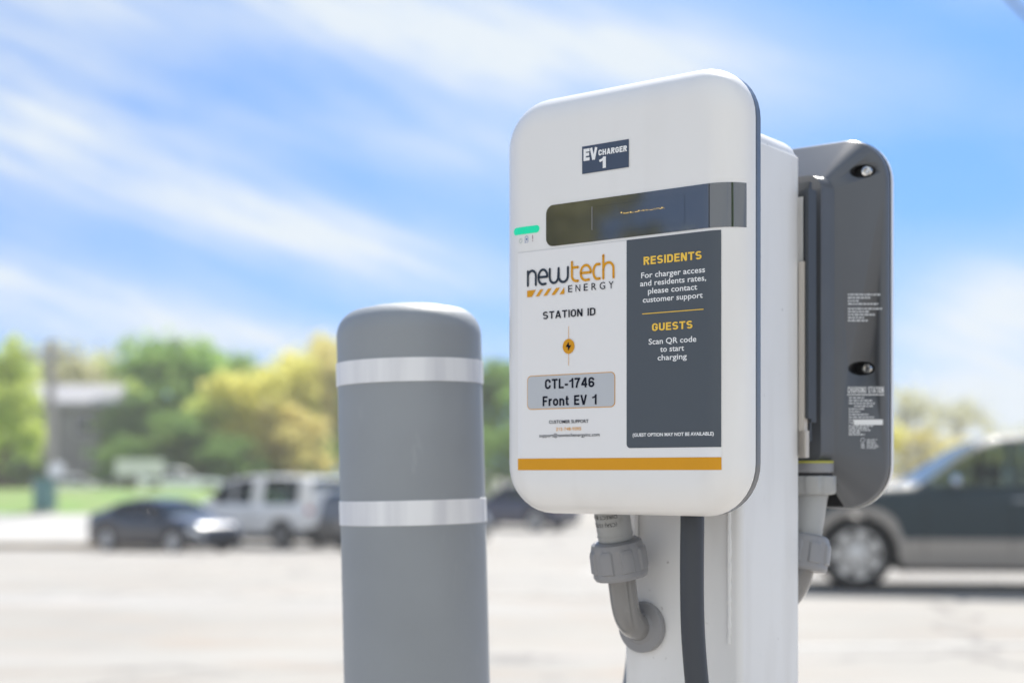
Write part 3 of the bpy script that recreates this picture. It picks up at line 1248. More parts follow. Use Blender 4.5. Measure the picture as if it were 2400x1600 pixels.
def make_conduit(label, rear=False):
    if not rear:
        t = pthing('conduit_elbow', label, 'conduit', (-.067, .10, -.19))
    else:
        t = pthing('conduit_elbow', label, 'conduit', (CON_C[0] + .067, CON_C[1] - .10, -.19))
        t.rotation_euler = (0, 0, PROT + pi)
        t['_off'] = (-.067, .10, -.19)
    top = Vector((-.0765, .073, 0.0))
    d = Vector((.0045, .016, -.085)).normalized()
    ax = Matrix.Translation(top) @ (-d).to_track_quat('Z', 'Y').to_matrix().to_4x4()
    # entry fittings, just below the raised block
    A = Matrix.Translation((top.x, top.y + .004, 0))
    b = MB()
    b.lathe([(.0235, .013), (.0235, .0105)], 32, A)
    b.build('sealing_ring', mat('olive_yellow_ring', (.45, .43, .08), .5), t)
    b = MB()
    b.lathe([(.0228, .0108), (.0236, .0095), (.0236, .001), (.0225, -.0002)], 32, A)
    b.build('lock_ring', M_pvc_nut, t)
    b = MB()
    b.lathe([(.0225, .000), (.0225, -.004)], 32, A)
    b.build('gasket', M_black, t)
    b = MB()
    prof = []
    rs = []
    for h, sc in ((-.0035, .97), (-.0045, 1.0), (-.021, 1.0), (-.0235, .95), (-.0245, .80)):
        ring = []
        for i in range(72):
            a = 2 * pi * i / 72
            notch = .0013 if (i % 9) < 2 else 0
            r = (.0262 - notch) * sc
            ring.append(A @ Vector((r * cos(a), r * sin(a), h)))
        rs.append(ring)
    b.rings(rs, cap0=True, cap1=True)
    b.build('hex_adapter', M_pvc_pale, t)
    b = MB()
    b.lathe([(.0195, -.018), (.0183, -.040), (.0180, -.0745)], 36, ax)
    b.lathe([(.0186, -.0655), (.0186, -.0640)], 36, ax)
    pipe = b.build('pipe', M_pvc_pale, t)
    # print on the pipe, upside down
    if not rear:
        b = MB()
        for s, a0, a1, h0, h1 in (('DIRECT BURIAL-', -2.72, -.45, -.0452, -.0415), ('(CSA) 157782', -2.15, -.52, -.0535, -.0496)):
            vs, fs = text_uv(s, 0, 1, 0, 1, .0)
            pts = []
            for x, y in vs:
                an = a1 + (a0 - a1) * x
                h = h1 + (h0 - h1) * y
                r = .0186
                pts.append(ax @ Vector((r * cos(an), r * sin(an), h)))
            b.add(pts, fs)
        b.build('pipe_lettering', mat('black_pipe_ink', (.05, .05, .05), .6), pipe, loc=(0, 0, 0), smooth=None)
    # coupling nut with arched lugs
    rs = []
    N = 96
    for h, r, lug in ((-.0700, .0190, 0), (-.0704, .0225, 0), (-.0725, .0258, 0), (-.0775, .0272, 0), (-.0780, .0272, .3), (-.0800, .0272, .7),
                      (-.0830, .0273, 1), (-.1005, .0279, 1), (-.1020, .0279, .2), (-.1025, .0282, 0), (-.1062, .0284, 0), (-.1070, .0280, 0), (-.1095, .0268, 0), (-.1098, .0180, 0)):
        ring = []
        for i in range(N):
            a = 2 * pi * i / N
            ph = (i % 12) / 12
            edge = abs(ph - .5) * 2
            w = 1 if edge < .5 else (0 if edge > .58 else (.58 - edge) / .08)
            w *= 0 if lug < edge * 1.6 - .3 and lug < 1 else min(1, lug)
            rr = r + .0022 * w
            ring.append(ax @ Vector((rr * cos(a), rr * sin(a), h)))
        rs.append(ring)
    b = MB()
    b.rings(rs, cap0=True, cap1=True)
    b.build('coupling_nut', M_pvc_nut, t, smooth=24)
    # elbow
    p0 = ax @ Vector((0, 0, -.104))
    end = Vector((-.0665, .1300, -.1615)) if not rear else Vector((-.0415, .1300, -.150))
    pts = []
    c1 = p0 + d * .034
    c2 = end - Vector((.001, .036, 0))
    for i in range(25):
        u = i / 24
        pts.append(p0 * (1 - u) ** 3 + c1 * 3 * u * (1 - u) ** 2 + c2 * 3 * u * u * (1 - u) + end * u ** 3)
    b = MB()
    b.tube(pts, .0146, 28)
    b.build('elbow_pipe', M_pvc, t, smooth=50)
    b = MB()
    b.tube([p + Vector((.0143, -.0008, .0015)) for p in pts[:-3]], .0007, 6)
    b.build('mould_line', M_pvc, t)
    b = MB()
    b.lathe([(.0146, -.012), (.0175, -.0095), (.0258, -.0085), (.0268, -.0070), (.0268, -.0005)], 40,
            Matrix.Translation((end.x, .1300, end.z)) @ Matrix.Rotation(radians(-90), 4, 'X'))
    b.build('flange', M_pvc_nut, t, smooth=30)
    return t


make_conduit('grey plastic conduit elbow with coupling nut running from the front charger into the post face')
make_conduit('pale grey conduit with yellow ring and ribbed adapter under the rear charger', True)


def build_cables():
    b = MB()
    path = [(.0275, .068, .0), (.0280, .067, -.04), (.0280, .066, -.10), (.0290, .066, -.15), (.0315, .067, -.19), (.036, .069, -.24), (.043, .072, -.32),
            (.05, .074, -.5), (.05, .06, -.8), (.045, .03, -1.05), (.04, -.02, -1.18), (.06, -.10, -1.232), (.16, -.22, -1.237), (.30, -.18, -1.237), (.36, -.02, -1.237)]
    # smooth the path
    P = [Vector(p) for p in path]
    sm = []
    for i in range(len(P) - 1):
        p0, p1, p2, p3 = P[max(i - 1, 0)], P[i], P[i + 1], P[min(i + 2, len(P) - 1)]
        for k in range(8):
            u = k / 8
            sm.append(.5 * ((2 * p1) + (p2 - p0) * u + (2 * p0 - 5 * p1 + 4 * p2 - p3) * u * u + (3 * p1 - p0 - 3 * p2 + p3) * u ** 3))
    c, s = cos(PROT), sin(PROT)
    tw = lambda p: Vector((PX + c * p.x - s * p.y, PY + s * p.x + c * p.y, CAMZ + p.z))
    b.tube([tw(p) for p in sm], .0117, 24)
    o = b.build('charging_cable', M_cable)
    tag(o, 'thick charcoal charging cable hanging down in front of the white post', 'cable')
    path = [(-.095, .32, .0), (-.12, .32, -.05), (-.150, .31, -.10), (-.166, .29, -.16), (-.164, .27, -.22), (-.158, .25, -.30), (-.13, .24, -.45), (-.11, .26, -.7),
            (-.12, .32, -1.0), (-.12, .40, -1.2), (-.06, .55, -1.236), (.1, .6, -1.237)]
    P = [Vector(p) for p in path]
    sm = []
    for i in range(len(P) - 1):
        p0, p1, p2, p3 = P[max(i - 1, 0)], P[i], P[i + 1], P[min(i + 2, len(P) - 1)]
        for k in range(8):
            u = k / 8
            sm.append(.5 * ((2 * p1) + (p2 - p0) * u + (2 * p0 - 5 * p1 + 4 * p2 - p3) * u * u + (3 * p1 - p0 - 3 * p2 + p3) * u ** 3))
    b = MB()
    b.tube([tw(p) for p in sm], .0117, 20)
    o = b.build('charging_cable', mat('blue_grey_cable_jacket', (.20, .22, .25), .4))
    tag(o, 'blue grey cable peeping out at the left edge of the post near the picture bottom', 'cable')


build_cables()


# ------------------------------------------------------------------ bollard
def build_bollard():
    Y = 1.66
    p = at(938, 1085, Y)
    t = thing('bollard', 'round grey bollard with two white reflective bands standing beside the charger', 'bollard', (p.x + .034, Y, 0))
    t.rotation_euler = (0, radians(-1.35), 0)
    R = .0842
    top = CAMZ + .2035
    bm_ = mat('grey_bollard_sleeve', (.325, .345, .365), .5, var=.13, vscale=5, bump=.12, bscale=160)
    nt = bm_.node_tree
    bs = nt.nodes['Principled BSDF']
    src = bs.inputs['Base Color'].links[0].from_socket
    tc = nt.nodes.new('ShaderNodeTexCoord')
    mp = nt.nodes.new('ShaderNodeMapping')
    mp.inputs['Scale'].default_value = (1, 1, .22)
    nz = nt.nodes.new('ShaderNodeTexNoise')
    nz.inputs['Scale'].default_value = 34
    nz.inputs['Detail'].default_value = 9
    nz.inputs['Roughness'].default_value = .7
    rr = nt.nodes.new('ShaderNodeMapRange')
    rr.inputs[1].default_value = .60
    rr.inputs[2].default_value = .74
    rr.inputs[4].default_value = .28
    mx = nt.nodes.new('ShaderNodeMix')
    mx.data_type = 'RGBA'
    mx.inputs[7].default_value = (.52, .53, .54, 1)
    nt.links.new(tc.outputs['Object'], mp.inputs[0])
    nt.links.new(mp.outputs[0], nz.inputs['Vector'])
    nt.links.new(nz.outputs[0], rr.inputs[0])
    nt.links.new(rr.outputs[0], mx.inputs['Factor'])
    nt.links.new(src, mx.inputs[6])
    nt.links.new(mx.outputs[2], bs.inputs['Base Color'])
    b = MB()
    prof = [(R + .002, 0), (R + .002, .3), (R + .001, .8), (R, top - .045)]
    for k in range(1, 11):
        a = pi / 2 * k / 10
        prof.append((R - .030 * (1 - cos(a)), top - .045 + .032 * sin(a)))
    prof += [(R * .5, top - .0098), (R * .25, top - .0078), (.002, top - .007)]
    b.lathe(prof, 64)
    b.build('sleeve', bm_, t, smooth=40)
    for z0, z1 in ((CAMZ + .1015, CAMZ + .1283), (CAMZ - .0585, CAMZ - .0305)):
        b = MB()
        b.lathe([(R + .0004, z0), (R + .0014, z0 + .0003), (R + .0014, z1 - .0003), (R + .0004, z1)], 64, cap=False)
        b.build('reflective_band', band_mat(), t, smooth=30)
    return t


def band_mat():
    if 'reflective_tape' in MATS:
        return MATS['reflective_tape']
    m = mat('reflective_tape', (.80, .80, .82), .55)
    nt = m.node_tree
    b = nt.nodes['Principled BSDF']
    tc = nt.nodes.new('ShaderNodeTexCoord')
    mp = nt.nodes.new('ShaderNodeMapping')
    mp.inputs['Scale'].default_value = (1, 1, .06)
    n = nt.nodes.new('ShaderNodeTexNoise')
    n.inputs['Scale'].default_value = 38
    n.inputs['Detail'].default_value = 3
    r = nt.nodes.new('ShaderNodeValToRGB')
    r.color_ramp.elements[0].position = .38
    r.color_ramp.elements[0].color = (.72, .72, .75, 1)
    r.color_ramp.elements[1].position = .62
    r.color_ramp.elements[1].color = (.90, .90, .91, 1)
    nt.links.new(tc.outputs['Object'], mp.inputs[0])
    nt.links.new(mp.outputs[0], n.inputs['Vector'])
    nt.links.new(n.outputs[0], r.inputs[0])
    nt.links.new(r.outputs[0], b.inputs['Base Color'])
    return m


build_bollard()


# ------------------------------------------------------------------ vehicles
def itp(tab, x):
    return lerp_tab(tab, x)


def make_vehicle(name, label, cat, spec, loc, heading, paint, lower=None, group=None, upper=None, seats=True):
    """heading: angle of the forward direction in the ground plane (from +X, anticlockwise)."""
    t = thing(name, label, cat, loc, heading, group)
    Lh = spec['length'] / 2
    wf, wr, wr_ = spec['front_axle'], spec['rear_axle'], spec['wheel_r']
    N = spec.get('stations', 84)
    xs = frange(-Lh, Lh, N)
    hw0 = spec['half_width']
    secs = []
    for x in xs:
        top = itp(spec['top'], x)
        belt = min(itp(spec['belt'], x), top - .03)
        hw = hw0 * itp(spec['plan'], x)
        sill = itp(spec['sill'], x)
        for xa in (wf, wr):
            R = wr_ + .06
            if abs(x - xa) < R:
                sill = max(sill, wr_ * .98 + sqrt(R * R - (x - xa) ** 2))
        sill = min(sill, belt - .08)
        roof = spec['roof']
        g = min(1, max(0, (top - belt) / max(.05, roof - belt)))
        rw = hw * (.93 - spec.get('tumble', .19) * g)
        zb = belt
        h = zb - sill
        pts = [(hw * .95, sill), (hw * .985, sill + .16 * h), (hw * 1.0, sill + .36 * h), (hw * 1.0, sill + .72 * h), (hw * .985, zb - .035), (hw * .95, zb)]
        z4 = min(zb + .012, top - .02)
        z5 = max(z4 + .005, top - .085 * (0.3 + .7 * g))
        pts += [(hw * .93, z4), (rw, z5), (rw * .93, top - .035 * (.3 + .7 * g)), (rw * .72, top - .012), (rw * .36, top - .002), (0, top)]
        secs.append(pts)
    m = len(secs[0])

    def vert(i, j, s):
        y, z = secs[i][j]
        return (xs[i], y * s, z)
    parts = {}

    def put(part, quad):
        b = parts.setdefault(part, MB())
        b.add(quad, [(0, 1, 2, 3)])
    for i in range(N - 1):
        xm = (xs[i] + xs[i + 1]) / 2
        for j in range(m - 1):
            for s in (1, -1):
                q = [vert(i, j, s), vert(i + 1, j, s), vert(i + 1, j + 1, s), vert(i, j + 1, s)]
                if s < 0:
                    q = q[::-1]
                part = 'body'
                if j == 6:
                    hgt = secs[i][7][1] - secs[i][6][1], secs[i + 1][7][1] - secs[i + 1][6][1]
                    if min(hgt) > .07:
                        for k, (a, c) in enumerate(spec['side_glass']):
                            if a < xm < c:
                                part = 'side_window|%d|%d' % (k, s)
                if j >= 7:
                    a, c = spec['windshield']
                    if a < xm < c and j >= 8:
                        part = 'windshield'
                    if spec.get('rear_glass'):
                        a, c = spec['rear_glass']
                        if a < xm < c and j >= 8:
                            part = 'rear_window'
                if j in (0,) and lower:
                    part = 'lower_cladding'
                if lower and j == 1:
                    part = 'lower_cladding'
                if upper and j >= 6 and part == 'body' and spec['upper'][0] < xm < spec['upper'][1]:
                    part = 'cap'
                if j in (3, 4) and xm > Lh - spec.get('lamp_len', .38):
                    part = 'headlight|%d' % s
                if j in (3, 4) and xm < -Lh + spec.get('tail_len', .16):
                    part = 'taillight|%d' % s
                put(part, q)
    # end caps
    for i, rev in ((0, True), (N - 1, False)):
        for j in range(m - 1):
            q = [vert(i, j, 1), vert(i, j, -1), vert(i, j + 1, -1), vert(i, j + 1, 1)]
            part = 'body'
            if j <= 1:
                part = 'bumper|%d' % i
            if i == N - 1 and j == 2:
                part = 'grille'
            if j == m - 2:
                q = [vert(i, j, 1), vert(i, j, -1), vert(i, j + 1, 1)]
                parts.setdefault(part, MB()).add(q, [(0, 1, 2)])
            else:
                put(part, q)
    # underbody
    ub = MB()
    ub.box((-Lh + .12, -hw0 * .90, .2), (wr - wr_ - .07, hw0 * .90, .5))
    ub.box((wr - wr_ - .07, -hw0 * .55, .24), (wr + wr_ + .07, hw0 * .55, .62))
    ub.box((wr + wr_ + .07, -hw0 * .93, .2), (wf - wr_ - .07, hw0 * .93, .5))
    ub.box((wf - wr_ - .07, -hw0 * .55, .24), (wf + wr_ + .07, hw0 * .55, .62))
    ub.box((wf + wr_ + .07, -hw0 * .86, .22), (Lh - .16, hw0 * .86, .5))
    for xa in (wf, wr):
        for s in (1, -1):
            rs = [[(xa + (wr_ + .05) * cos(a), s * y, wr_ * .98 + (wr_ + .05) * sin(a)) for y in (hw0 * .5, hw0 * .955)] for a in frange(-.1, pi + .1, 20)]
            ub.rings(rs, close=False)
    ub.build('underbody', mat('underbody_black', (.012, .012, .013), .8), t, smooth=None)
    gl = glass_mat('tinted_car_glass', (.35, .42, .40))
    for key, b in parts.items():
        nm = key.split('|')[0]
        mm = {'body': paint, 'side_window': gl, 'windshield': gl, 'rear_window': gl, 'lower_cladding': lower, 'cap': upper,
              'headlight': mat('headlight_lens', (.62, .65, .7), .06, coat=1.0), 'taillight': mat('tail_lens_red', (.35, .012, .02), .12, coat=.8),
              'bumper': lower or paint, 'grille': mat('grille_black', (.02, .02, .022), .4)}[nm]
        if nm in ('body', 'cap', 'lower_cladding'):
            b.build(nm, mm, t, smooth=40, merge=1e-4)
        else:
            b.build(nm, mm, t, smooth=40, merge=1e-4)
    # wheels
    ty = mat('tyre_rubber', (.022, .022, .023), .75)
    ri = mat('alloy_rim', (.62, .63, .65), .28, metal=.85)
    dk = mat('wheel_well_dark', (.02, .02, .02), .8)
    for xa in (wf, wr):
        for s in (1, -1):
            yc = (hw0 - .01) * s
            ax = Matrix.Translation((xa, yc, wr_)) @ Matrix.Rotation(radians(-90 * s), 4, 'X')
            b = MB()
            r = wr_
            b.lathe([(r * .66, -.22), (r * .90, -.225), (r * .985, -.205), (r, -.16), (r, -.06), (r * .985, -.02), (r * .9, -.003), (r * .68, -.002), (r * .66, -.012)], 40, ax, cap=False)
            w = b.build('wheel', ty, t, smooth=40)
            b = MB()
            b.lathe([(r * .685, -.02), (r * .675, -.006), (r * .64, -.006), (r * .62, -.03), (r * .60, -.12)], 40, ax, cap=False)
            ns = spec.get('spokes', 5)
            for k in range(ns):
                a = 2 * pi * k / ns
                R_ = ax @ Matrix.Rotation(a, 4, 'Z')
                for da in (-.10, .10):
                    R2 = R_ @ Matrix.Rotation(da, 4, 'Z')
                    b.box((r * .12, -.026, -.045), (r * .645, .026, -.012), rot=R2)
            b.lathe([(r * .2, -.05), (r * .2, -.012), (r * .14, -.004), (.004, -.003)], 20, ax)
            b.build('rim', ri, w)
            b = MB()
            b.lathe([(r * .66, -.13), (.005, -.13)], 32, ax)
            b.build('brake_disc', mat('brake_steel', (.25, .24, .23), .5, metal=.6), w)
    # mirrors
    if 'mirror' in spec:
        mx_, mz_ = spec['mirror']
        for s in (1, -1):
            b = MB()
            rs = []
            yc = s * (hw0 + .10)
            for k in range(7):
                a = pi * k / 6
                w_ = .075 * max(.25, sin(a))
                xk = mx_ - .09 * cos(a) * .55
                rs.append([(xk, yc + .11 * max(.3, sin(a)) * cos(q), mz_ + w_ * sin(q)) for q in [2 * pi * i / 14 for i in range(14)]])
            b.rings(rs, cap0=True, cap1=True)
            b.box((mx_ - .02, min(s * (hw0 - .07), s * (hw0 + .04)), mz_ - .06), (mx_ + .03, max(s * (hw0 - .07), s * (hw0 + .04)), mz_ - .03))
            b.build('mirror', spec.get('mirror_mat') or paint, t)
    if 'handles' in spec:
        for hx in spec['handles']:
            for s in (1, -1):
                b = MB()
                zz = itp(spec['belt'], hx) - .12
                b.tube([(hx - .09, s * (hw0 * 1.0 - .005), zz), (hx - .06, s * (hw0 + .025), zz), (hx + .06, s * (hw0 + .025), zz), (hx + .09, s * (hw0 * 1.0 - .005), zz)], .012, 8)
                b.build('door_handle', spec.get('handle_mat') or paint, t)
    if lower:
        for xa in (wf, wr):
            for s in (1, -1):
                b = MB()
                rs = []
                for a in frange(-.12, pi + .12, 28):
                    c_, s_ = cos(a), sin(a)
                    rs.append([(xa + (wr_ + d) * c_, s * y, wr_ * .98 + (wr_ + d) * s_) for d, y in ((.050, hw0 * .97), (.052, hw0 + .014), (.075, hw0 + .018), (.125, hw0 + .008), (.135, hw0 - .02))])
                b.rings(rs, close=False)
                b.build('fender_flare', lower, t)
    if 'seams' in spec:
        for sx in spec['seams']:
            for s in (1, -1):
                b = MB()
                i = min(range(N), key=lambda k: abs(xs[k] - sx))
                for j in range(1, 5):
                    (y0, z0), (y1, z1) = secs[i][j], secs[i][j + 1]
                    q = [(sx - .004, s * (y0 + .002), z0), (sx + .004, s * (y0 + .002), z0), (sx + .004, s * (y1 + .002), z1), (sx - .004, s * (y1 + .002), z1)]
                    b.add(q, [(0, 1, 2, 3)])
                b.build('door_seam', dk, t, smooth=None)
    if seats:
        b = MB()
        for sx in spec.get('seats', (.25, -.65)):
            for s in (.38, -.38):
                b.box((sx - .25, s - .24, .45), (sx + .25, s + .24, .62))
                b.box((sx - .36, s - .23, .60), (sx - .22, s + .23, 1.12))
                b.box((sx - .35, s - .12, 1.15), (sx - .26, s + .12, 1.34))
        b.build('seat', mat('seat_fabric', (.05, .05, .052), .8), t)
    return t


SUV = dict(length=4.75, half_width=.93, wheel_r=.385, front_axle=1.42, rear_axle=-1.42, roof=1.70, tumble=.17,
           top=[(-2.375, .95), (-2.34, 1.10), (-2.25, 1.45), (-2.05, 1.62), (-1.2, 1.68), (-.3, 1.67), (0, 1.63), (.22, 1.53), (.74, 1.16), (.84, 1.13), (1.9, 1.07), (2.22, .99), (2.33, .78), (2.375, .62)],
           belt=[(-2.375, .9), (-2.2, 1.08), (0, 1.085), (.8, 1.08), (1.3, 1.04), (2.0, .96), (2.3, .80), (2.375, .58)],
           plan=[(-2.375, .86), (-2.25, .95), (-1.8, 1), (1.7, 1), (2.1, .95), (2.3, .84), (2.375, .74)],
           sill=[(-2.375, .42), (-2.2, .30), (-1, .25), (1, .25), (2.1, .27), (2.375, .34)],
           side_glass=[(-2.0, -1.25), (-1.17, -.22), (-.12, .64)], windshield=(.12, .76), rear_glass=(-2.28, -2.08),
           mirror=(.42, 1.16), handles=(-.26, -1.25), handle_w=1.6, seams=(.72, -.17, -1.2), seats=(.2, -.7), spokes=7)
SEDAN = dict(length=4.6, half_width=.90, wheel_r=.325, front_axle=1.38, rear_axle=-1.32, roof=1.44, tumble=.22,
             top=[(-2.3, .80), (-2.26, .98), (-2.1, 1.04), (-1.75, 1.08), (-1.0, 1.36), (-.4, 1.44), (.1, 1.43), (.5, 1.33), (1.15, .99), (1.25, .95), (1.8, .88), (2.1, .79), (2.27, .66), (2.3, .55)],
             belt=[(-2.3, .75), (-2.1, .95), (-1.2, .95), (0, .91), (1.1, .88), (1.8, .78), (2.2, .64), (2.3, .48)],
             plan=[(-2.3, .84), (-2.15, .94), (-1.7, 1), (1.6, 1), (2.0, .95), (2.2, .84), (2.3, .70)],
             sill=[(-2.3, .36), (-2.1, .25), (-1, .2), (1, .2), (2.1, .2), (2.3, .26)],
             side_glass=[(-1.25, -.22), (-.14, .95)], windshield=(.42, 1.14), rear_glass=(-1.72, -.95),
             mirror=(.68, .97), handles=(-.1, -1.0), seams=(.9, -.18, -1.0), seats=(.1, -.75), spokes=10)
PICKUP = dict(length=5.3, half_width=.95, wheel_r=.385, front_axle=1.65, rear_axle=-1.6, roof=2.02, tumble=.16,
              top=[(-2.65, 1.15), (-2.62, 1.55), (-2.5, 1.9), (-2.2, 2.0), (-1.2, 2.04), (-.3, 2.02), (.3, 1.94), (.62, 1.80), (1.12, 1.30), (1.2, 1.27), (2.2, 1.2), (2.5, 1.1), (2.62, .95), (2.65, .8)],
              belt=[(-2.65, 1.1), (-2.4, 1.22), (.9, 1.2), (1.2, 1.17), (2.3, 1.08), (2.6, .9), (2.65, .72)],
              plan=[(-2.65, .95), (-2.5, .98), (-2, 1), (2.2, 1), (2.5, .95), (2.65, .86)],
              sill=[(-2.65, .62), (-2.4, .5), (-1, .42), (1, .4), (2.4, .42), (2.65, .5)],
              side_glass=[(-2.15, -.95), (-.55, .1), (.16, .9)], windshield=(.55, 1.1), rear_glass=(-2.61, -2.47),
              mirror=(.75, 1.28), handles=(-.2,), seams=(.95, -.5, -.6), seats=(.1,), spokes=6, upper=(-2.65, .5))


def paint(name, col, rough=.28, metal=.2):
    return mat(name, col, rough, metal=metal, coat=1.0)


def fwd(x, y):
    return math.atan2(y, x)


def build_vehicles():
    # SUV on the right, side on; its left front wheel stands at px 1968
    h = fwd(-.985, .12)
    Y = 15.05
    wc = at(1968, 1085, Y)
    fx, fy = cos(h), sin(h)
    lx, ly = -fy, fx                              # left side direction
    # the side we see is the left one
    cx = wc.x - fx * 1.42 - lx * .92
    cy = wc.y - fy * 1.42 - ly * .92
    make_vehicle('parked_suv', 'dark slate SUV with tan grey lower panels parked side on behind the rear charger', 'SUV',
                 dict(SUV, mirror_mat=mat('chrome', (.85, .86, .87), .08, metal=1), handle_mat=mat('chrome', (.85, .86, .87), .08, metal=1)), (cx, cy, G(cx, cy)), h,
                 mat('slate_blue_paint', (.030, .047, .058), .55, spec=.35, coat=.06), lower=mat('tan_grey_cladding', (.34, .315, .29), .3, coat=.5))
    # black sedan, left, three quarter front
    p = at(378, 1085, 38)
    make_vehicle('parked_sedan', 'dark low sedan parked at the left with its nose turned towards the camera', 'car', SEDAN, (p.x, p.y, G(p.x, p.y)), fwd(.80, -.60),
                 paint('black_blue_paint', (.018, .022, .035)))
    p = at(588, 1085, 41.0)
    make_vehicle('pickup_truck', 'white pickup truck with a cream camper cap parked behind the dark sedan', 'truck', PICKUP, (p.x, p.y, G(p.x, p.y)), fwd(-.88, .475),
                 paint('white_pickup_paint', (.85, .86, .88), metal=0), upper=paint('cream_cap_paint', (.86, .83, .78), metal=0))
    p = at(935, 1085, 38.5)
    make_vehicle('parked_suv', 'grey brown SUV half hidden between the white pickup and the bollard', 'SUV', SUV, (p.x, p.y, G(p.x, p.y)), fwd(.75, .66),
                 paint('taupe_paint', (.12, .115, .11)))
    p = at(1180, 1085, 53)
    make_vehicle('parked_suv', 'dark navy SUV showing a red tail light between the bollard and the front charger', 'SUV', SUV, (p.x, p.y, G(p.x, p.y)), fwd(-.86, .5),
                 paint('navy_paint', (.022, .03, .075)))
    far = [(172, 80, 'white car half hidden by the grassy rise, just right of the utility pole', (.92, .92, .92), SEDAN, (1, .1)),
           (250, 82, 'black car half hidden by the grassy rise below the grey house', (.03, .032, .04), SEDAN, (-1, .1)),
           (420, 76, 'white van like SUV beyond the sedan, right of the white signboard', (.92, .92, .93), SUV, (1, .15)),
           (748, 66, 'white SUV far behind the pickup, next to the bollard', (.92, .92, .93), SUV, (-1, .12))]
    for px, Y, lab, c, sp, d in far:
        p = at(px, 1085, Y)
        make_vehicle('parked_car', lab, 'car', dict(sp, stations=50), (p.x, p.y, G(p.x, p.y)), fwd(*d), paint('far_paint_%g_%g' % (c[0], c[2]), c, metal=0), seats=False)


build_vehicles()


# ------------------------------------------------------------------ far setting
def build_house():
    Y = 90
    a, c = at(-190, 1085, Y), at(262, 1085, Y)
    z0 = G(c.x, Y) - .2
    ze = at(0, 932, Y).z
    zr = at(0, 886, Y).z
    t = thing('house', 'dark grey house with a pale grey roof half hidden by trees at far left', 'house', ((a.x + c.x) / 2, Y, z0))
    t['_off'] = ((a.x + c.x) / 2, Y, z0)
    wm = mat('grey_siding', (.27, .265, .27), .8, var=.2, vscale=1.5)
    b = MB()
    b.box((a.x, Y, z0), (c.x, Y + 8, ze))
    b.build('wall', wm, t, smooth=None)
    b = MB()
    e = .55
    x0, x1, y0, y1 = a.x - e, c.x + e, Y - e, Y + 8 + e
    ym = (y0 + y1) / 2
    vs = [(x0, y0, ze - .05), (x1, y0, ze - .05), (x1, y1, ze - .05), (x0, y1, ze - .05), (x0, y0, ze + .22), (x1, y0, ze + .22), (x1, y1, ze + .22), (x0, y1, ze + .22),
          (x0 + 3.2, ym, zr + .35), (x1 - 1.2, ym, zr + .35)]
    b.add(vs, [(0, 3, 2, 1), (0, 1, 5, 4), (1, 2, 6, 5), (2, 3, 7, 6), (3, 0, 4, 7), (4, 5, 9, 8), (5, 6, 9), (6, 7, 8, 9), (7, 4, 8)])
    b.build('roof', mat('pale_grey_shingle', (.36, .36, .385), .85, var=.15, vscale=2), t, smooth=None)
    b = MB()
    b.box((a.x - .02, Y - .06, z0), (at(95, 0, Y).x, Y - .003, at(0, 1030, Y).z))
    b.build('brick_base', mat('dark_red_brick', (.12, .05, .045), .85, var=.35, vscale=6), t, smooth=None)
    for px, py in ((30, 965), (190, 975), (60, 1050), (215, 1045)):
        p = at(px, py, Y)
        b = MB()
        b.box((p.x - .55, Y - .10, p.z - .7), (p.x + .55, Y - .065, p.z + .7))
        w = b.build('window', mat('window_trim', (.55, .55, .55), .6), t, smooth=None)
        b = MB()
        b.box((p.x - .45, Y - .115, p.z - .6), (p.x + .45, Y - .101, p.z + .6))
        b.build('pane', mat('window_pane', (.02, .025, .03), .08, coat=1), w, loc=(0, 0, 0), smooth=None)


def build_pole():
    Y = 52
    p = at(117, 1085, Y)
    z0 = G(p.x, Y)
    t = thing('utility_pole', 'weathered grey wooden utility pole on the lawn in front of the house', 'pole', (p.x, Y, z0))
    b = MB()
    h = at(0, 782, Y).z - z0
    b.lathe([(.20, 0), (.19, 1), (.15, h - .02), (.14, h)], 14)
    b.build('pole_shaft', mat('weathered_wood', (.38, .36, .33), .9, var=.3, vscale=3), t)
    b = MB()
    b.box((-1.0, -.06, h - .55), (1.0, .06, h - .43))
    b.build('crossarm', MATS['weathered_wood'], t)
    for x in (-.9, -.3, .3, .9):
        b = MB()
        b.lathe([(.03, 0), (.05, .04), (.05, .10), (.02, .14)], 10, Matrix.Translation((x, 0, h - .43)))
        b.build('insulator', mat('porcelain', (.6, .6, .6), .3), t)
    q = at(101, 1085, 51.3)
    zz = G(q.x, 51.3)
    t = thing('utility_cabinet', 'teal green utility cabinet at the foot of the wooden pole', 'cabinet', (q.x, 51.3, zz))
    b = MB()
    b.box((-.32, -.25, .08), (.32, .25, 1.15))
    b.build('cabinet_body', mat('teal_enamel', (.10, .22, .23), .5), t)
    b = MB()
    b.box((-.35, -.28, 1.15), (.35, .28, 1.22))
    b.build('cabinet_lid', MATS['teal_enamel'], t)
    b = MB()
    b.box((-.36, -.3, -.1), (.36, .3, .08))
    b.build('plinth', MATS['pale_concrete'], t)
    b = MB()
    q = at(129, 1078, 51.6)  # white disc added in place of a bright glint
    t = thing('glint_stand', 'round white disc on a post, added for a bright glint beside the utility pole', 'sign', (q.x, 51.6, G(q.x, 51.6)))
    hz = q.z - G(q.x, 51.6)
    b.lathe([(.30, -.012), (.31, 0), (.30, .012)], 28, Matrix.Translation((0, 0, hz)) @ Matrix.Rotation(radians(62), 4, 'X'))
    b.build('glint_disc', mat('glint_disc_white', (.8, .8, .8), .25), t)
    b = MB()
    b.tube([(0, .05, 0), (0, .05, hz)], .03, 10)
    b.build('glint_disc_post', M_steelscrew, t)


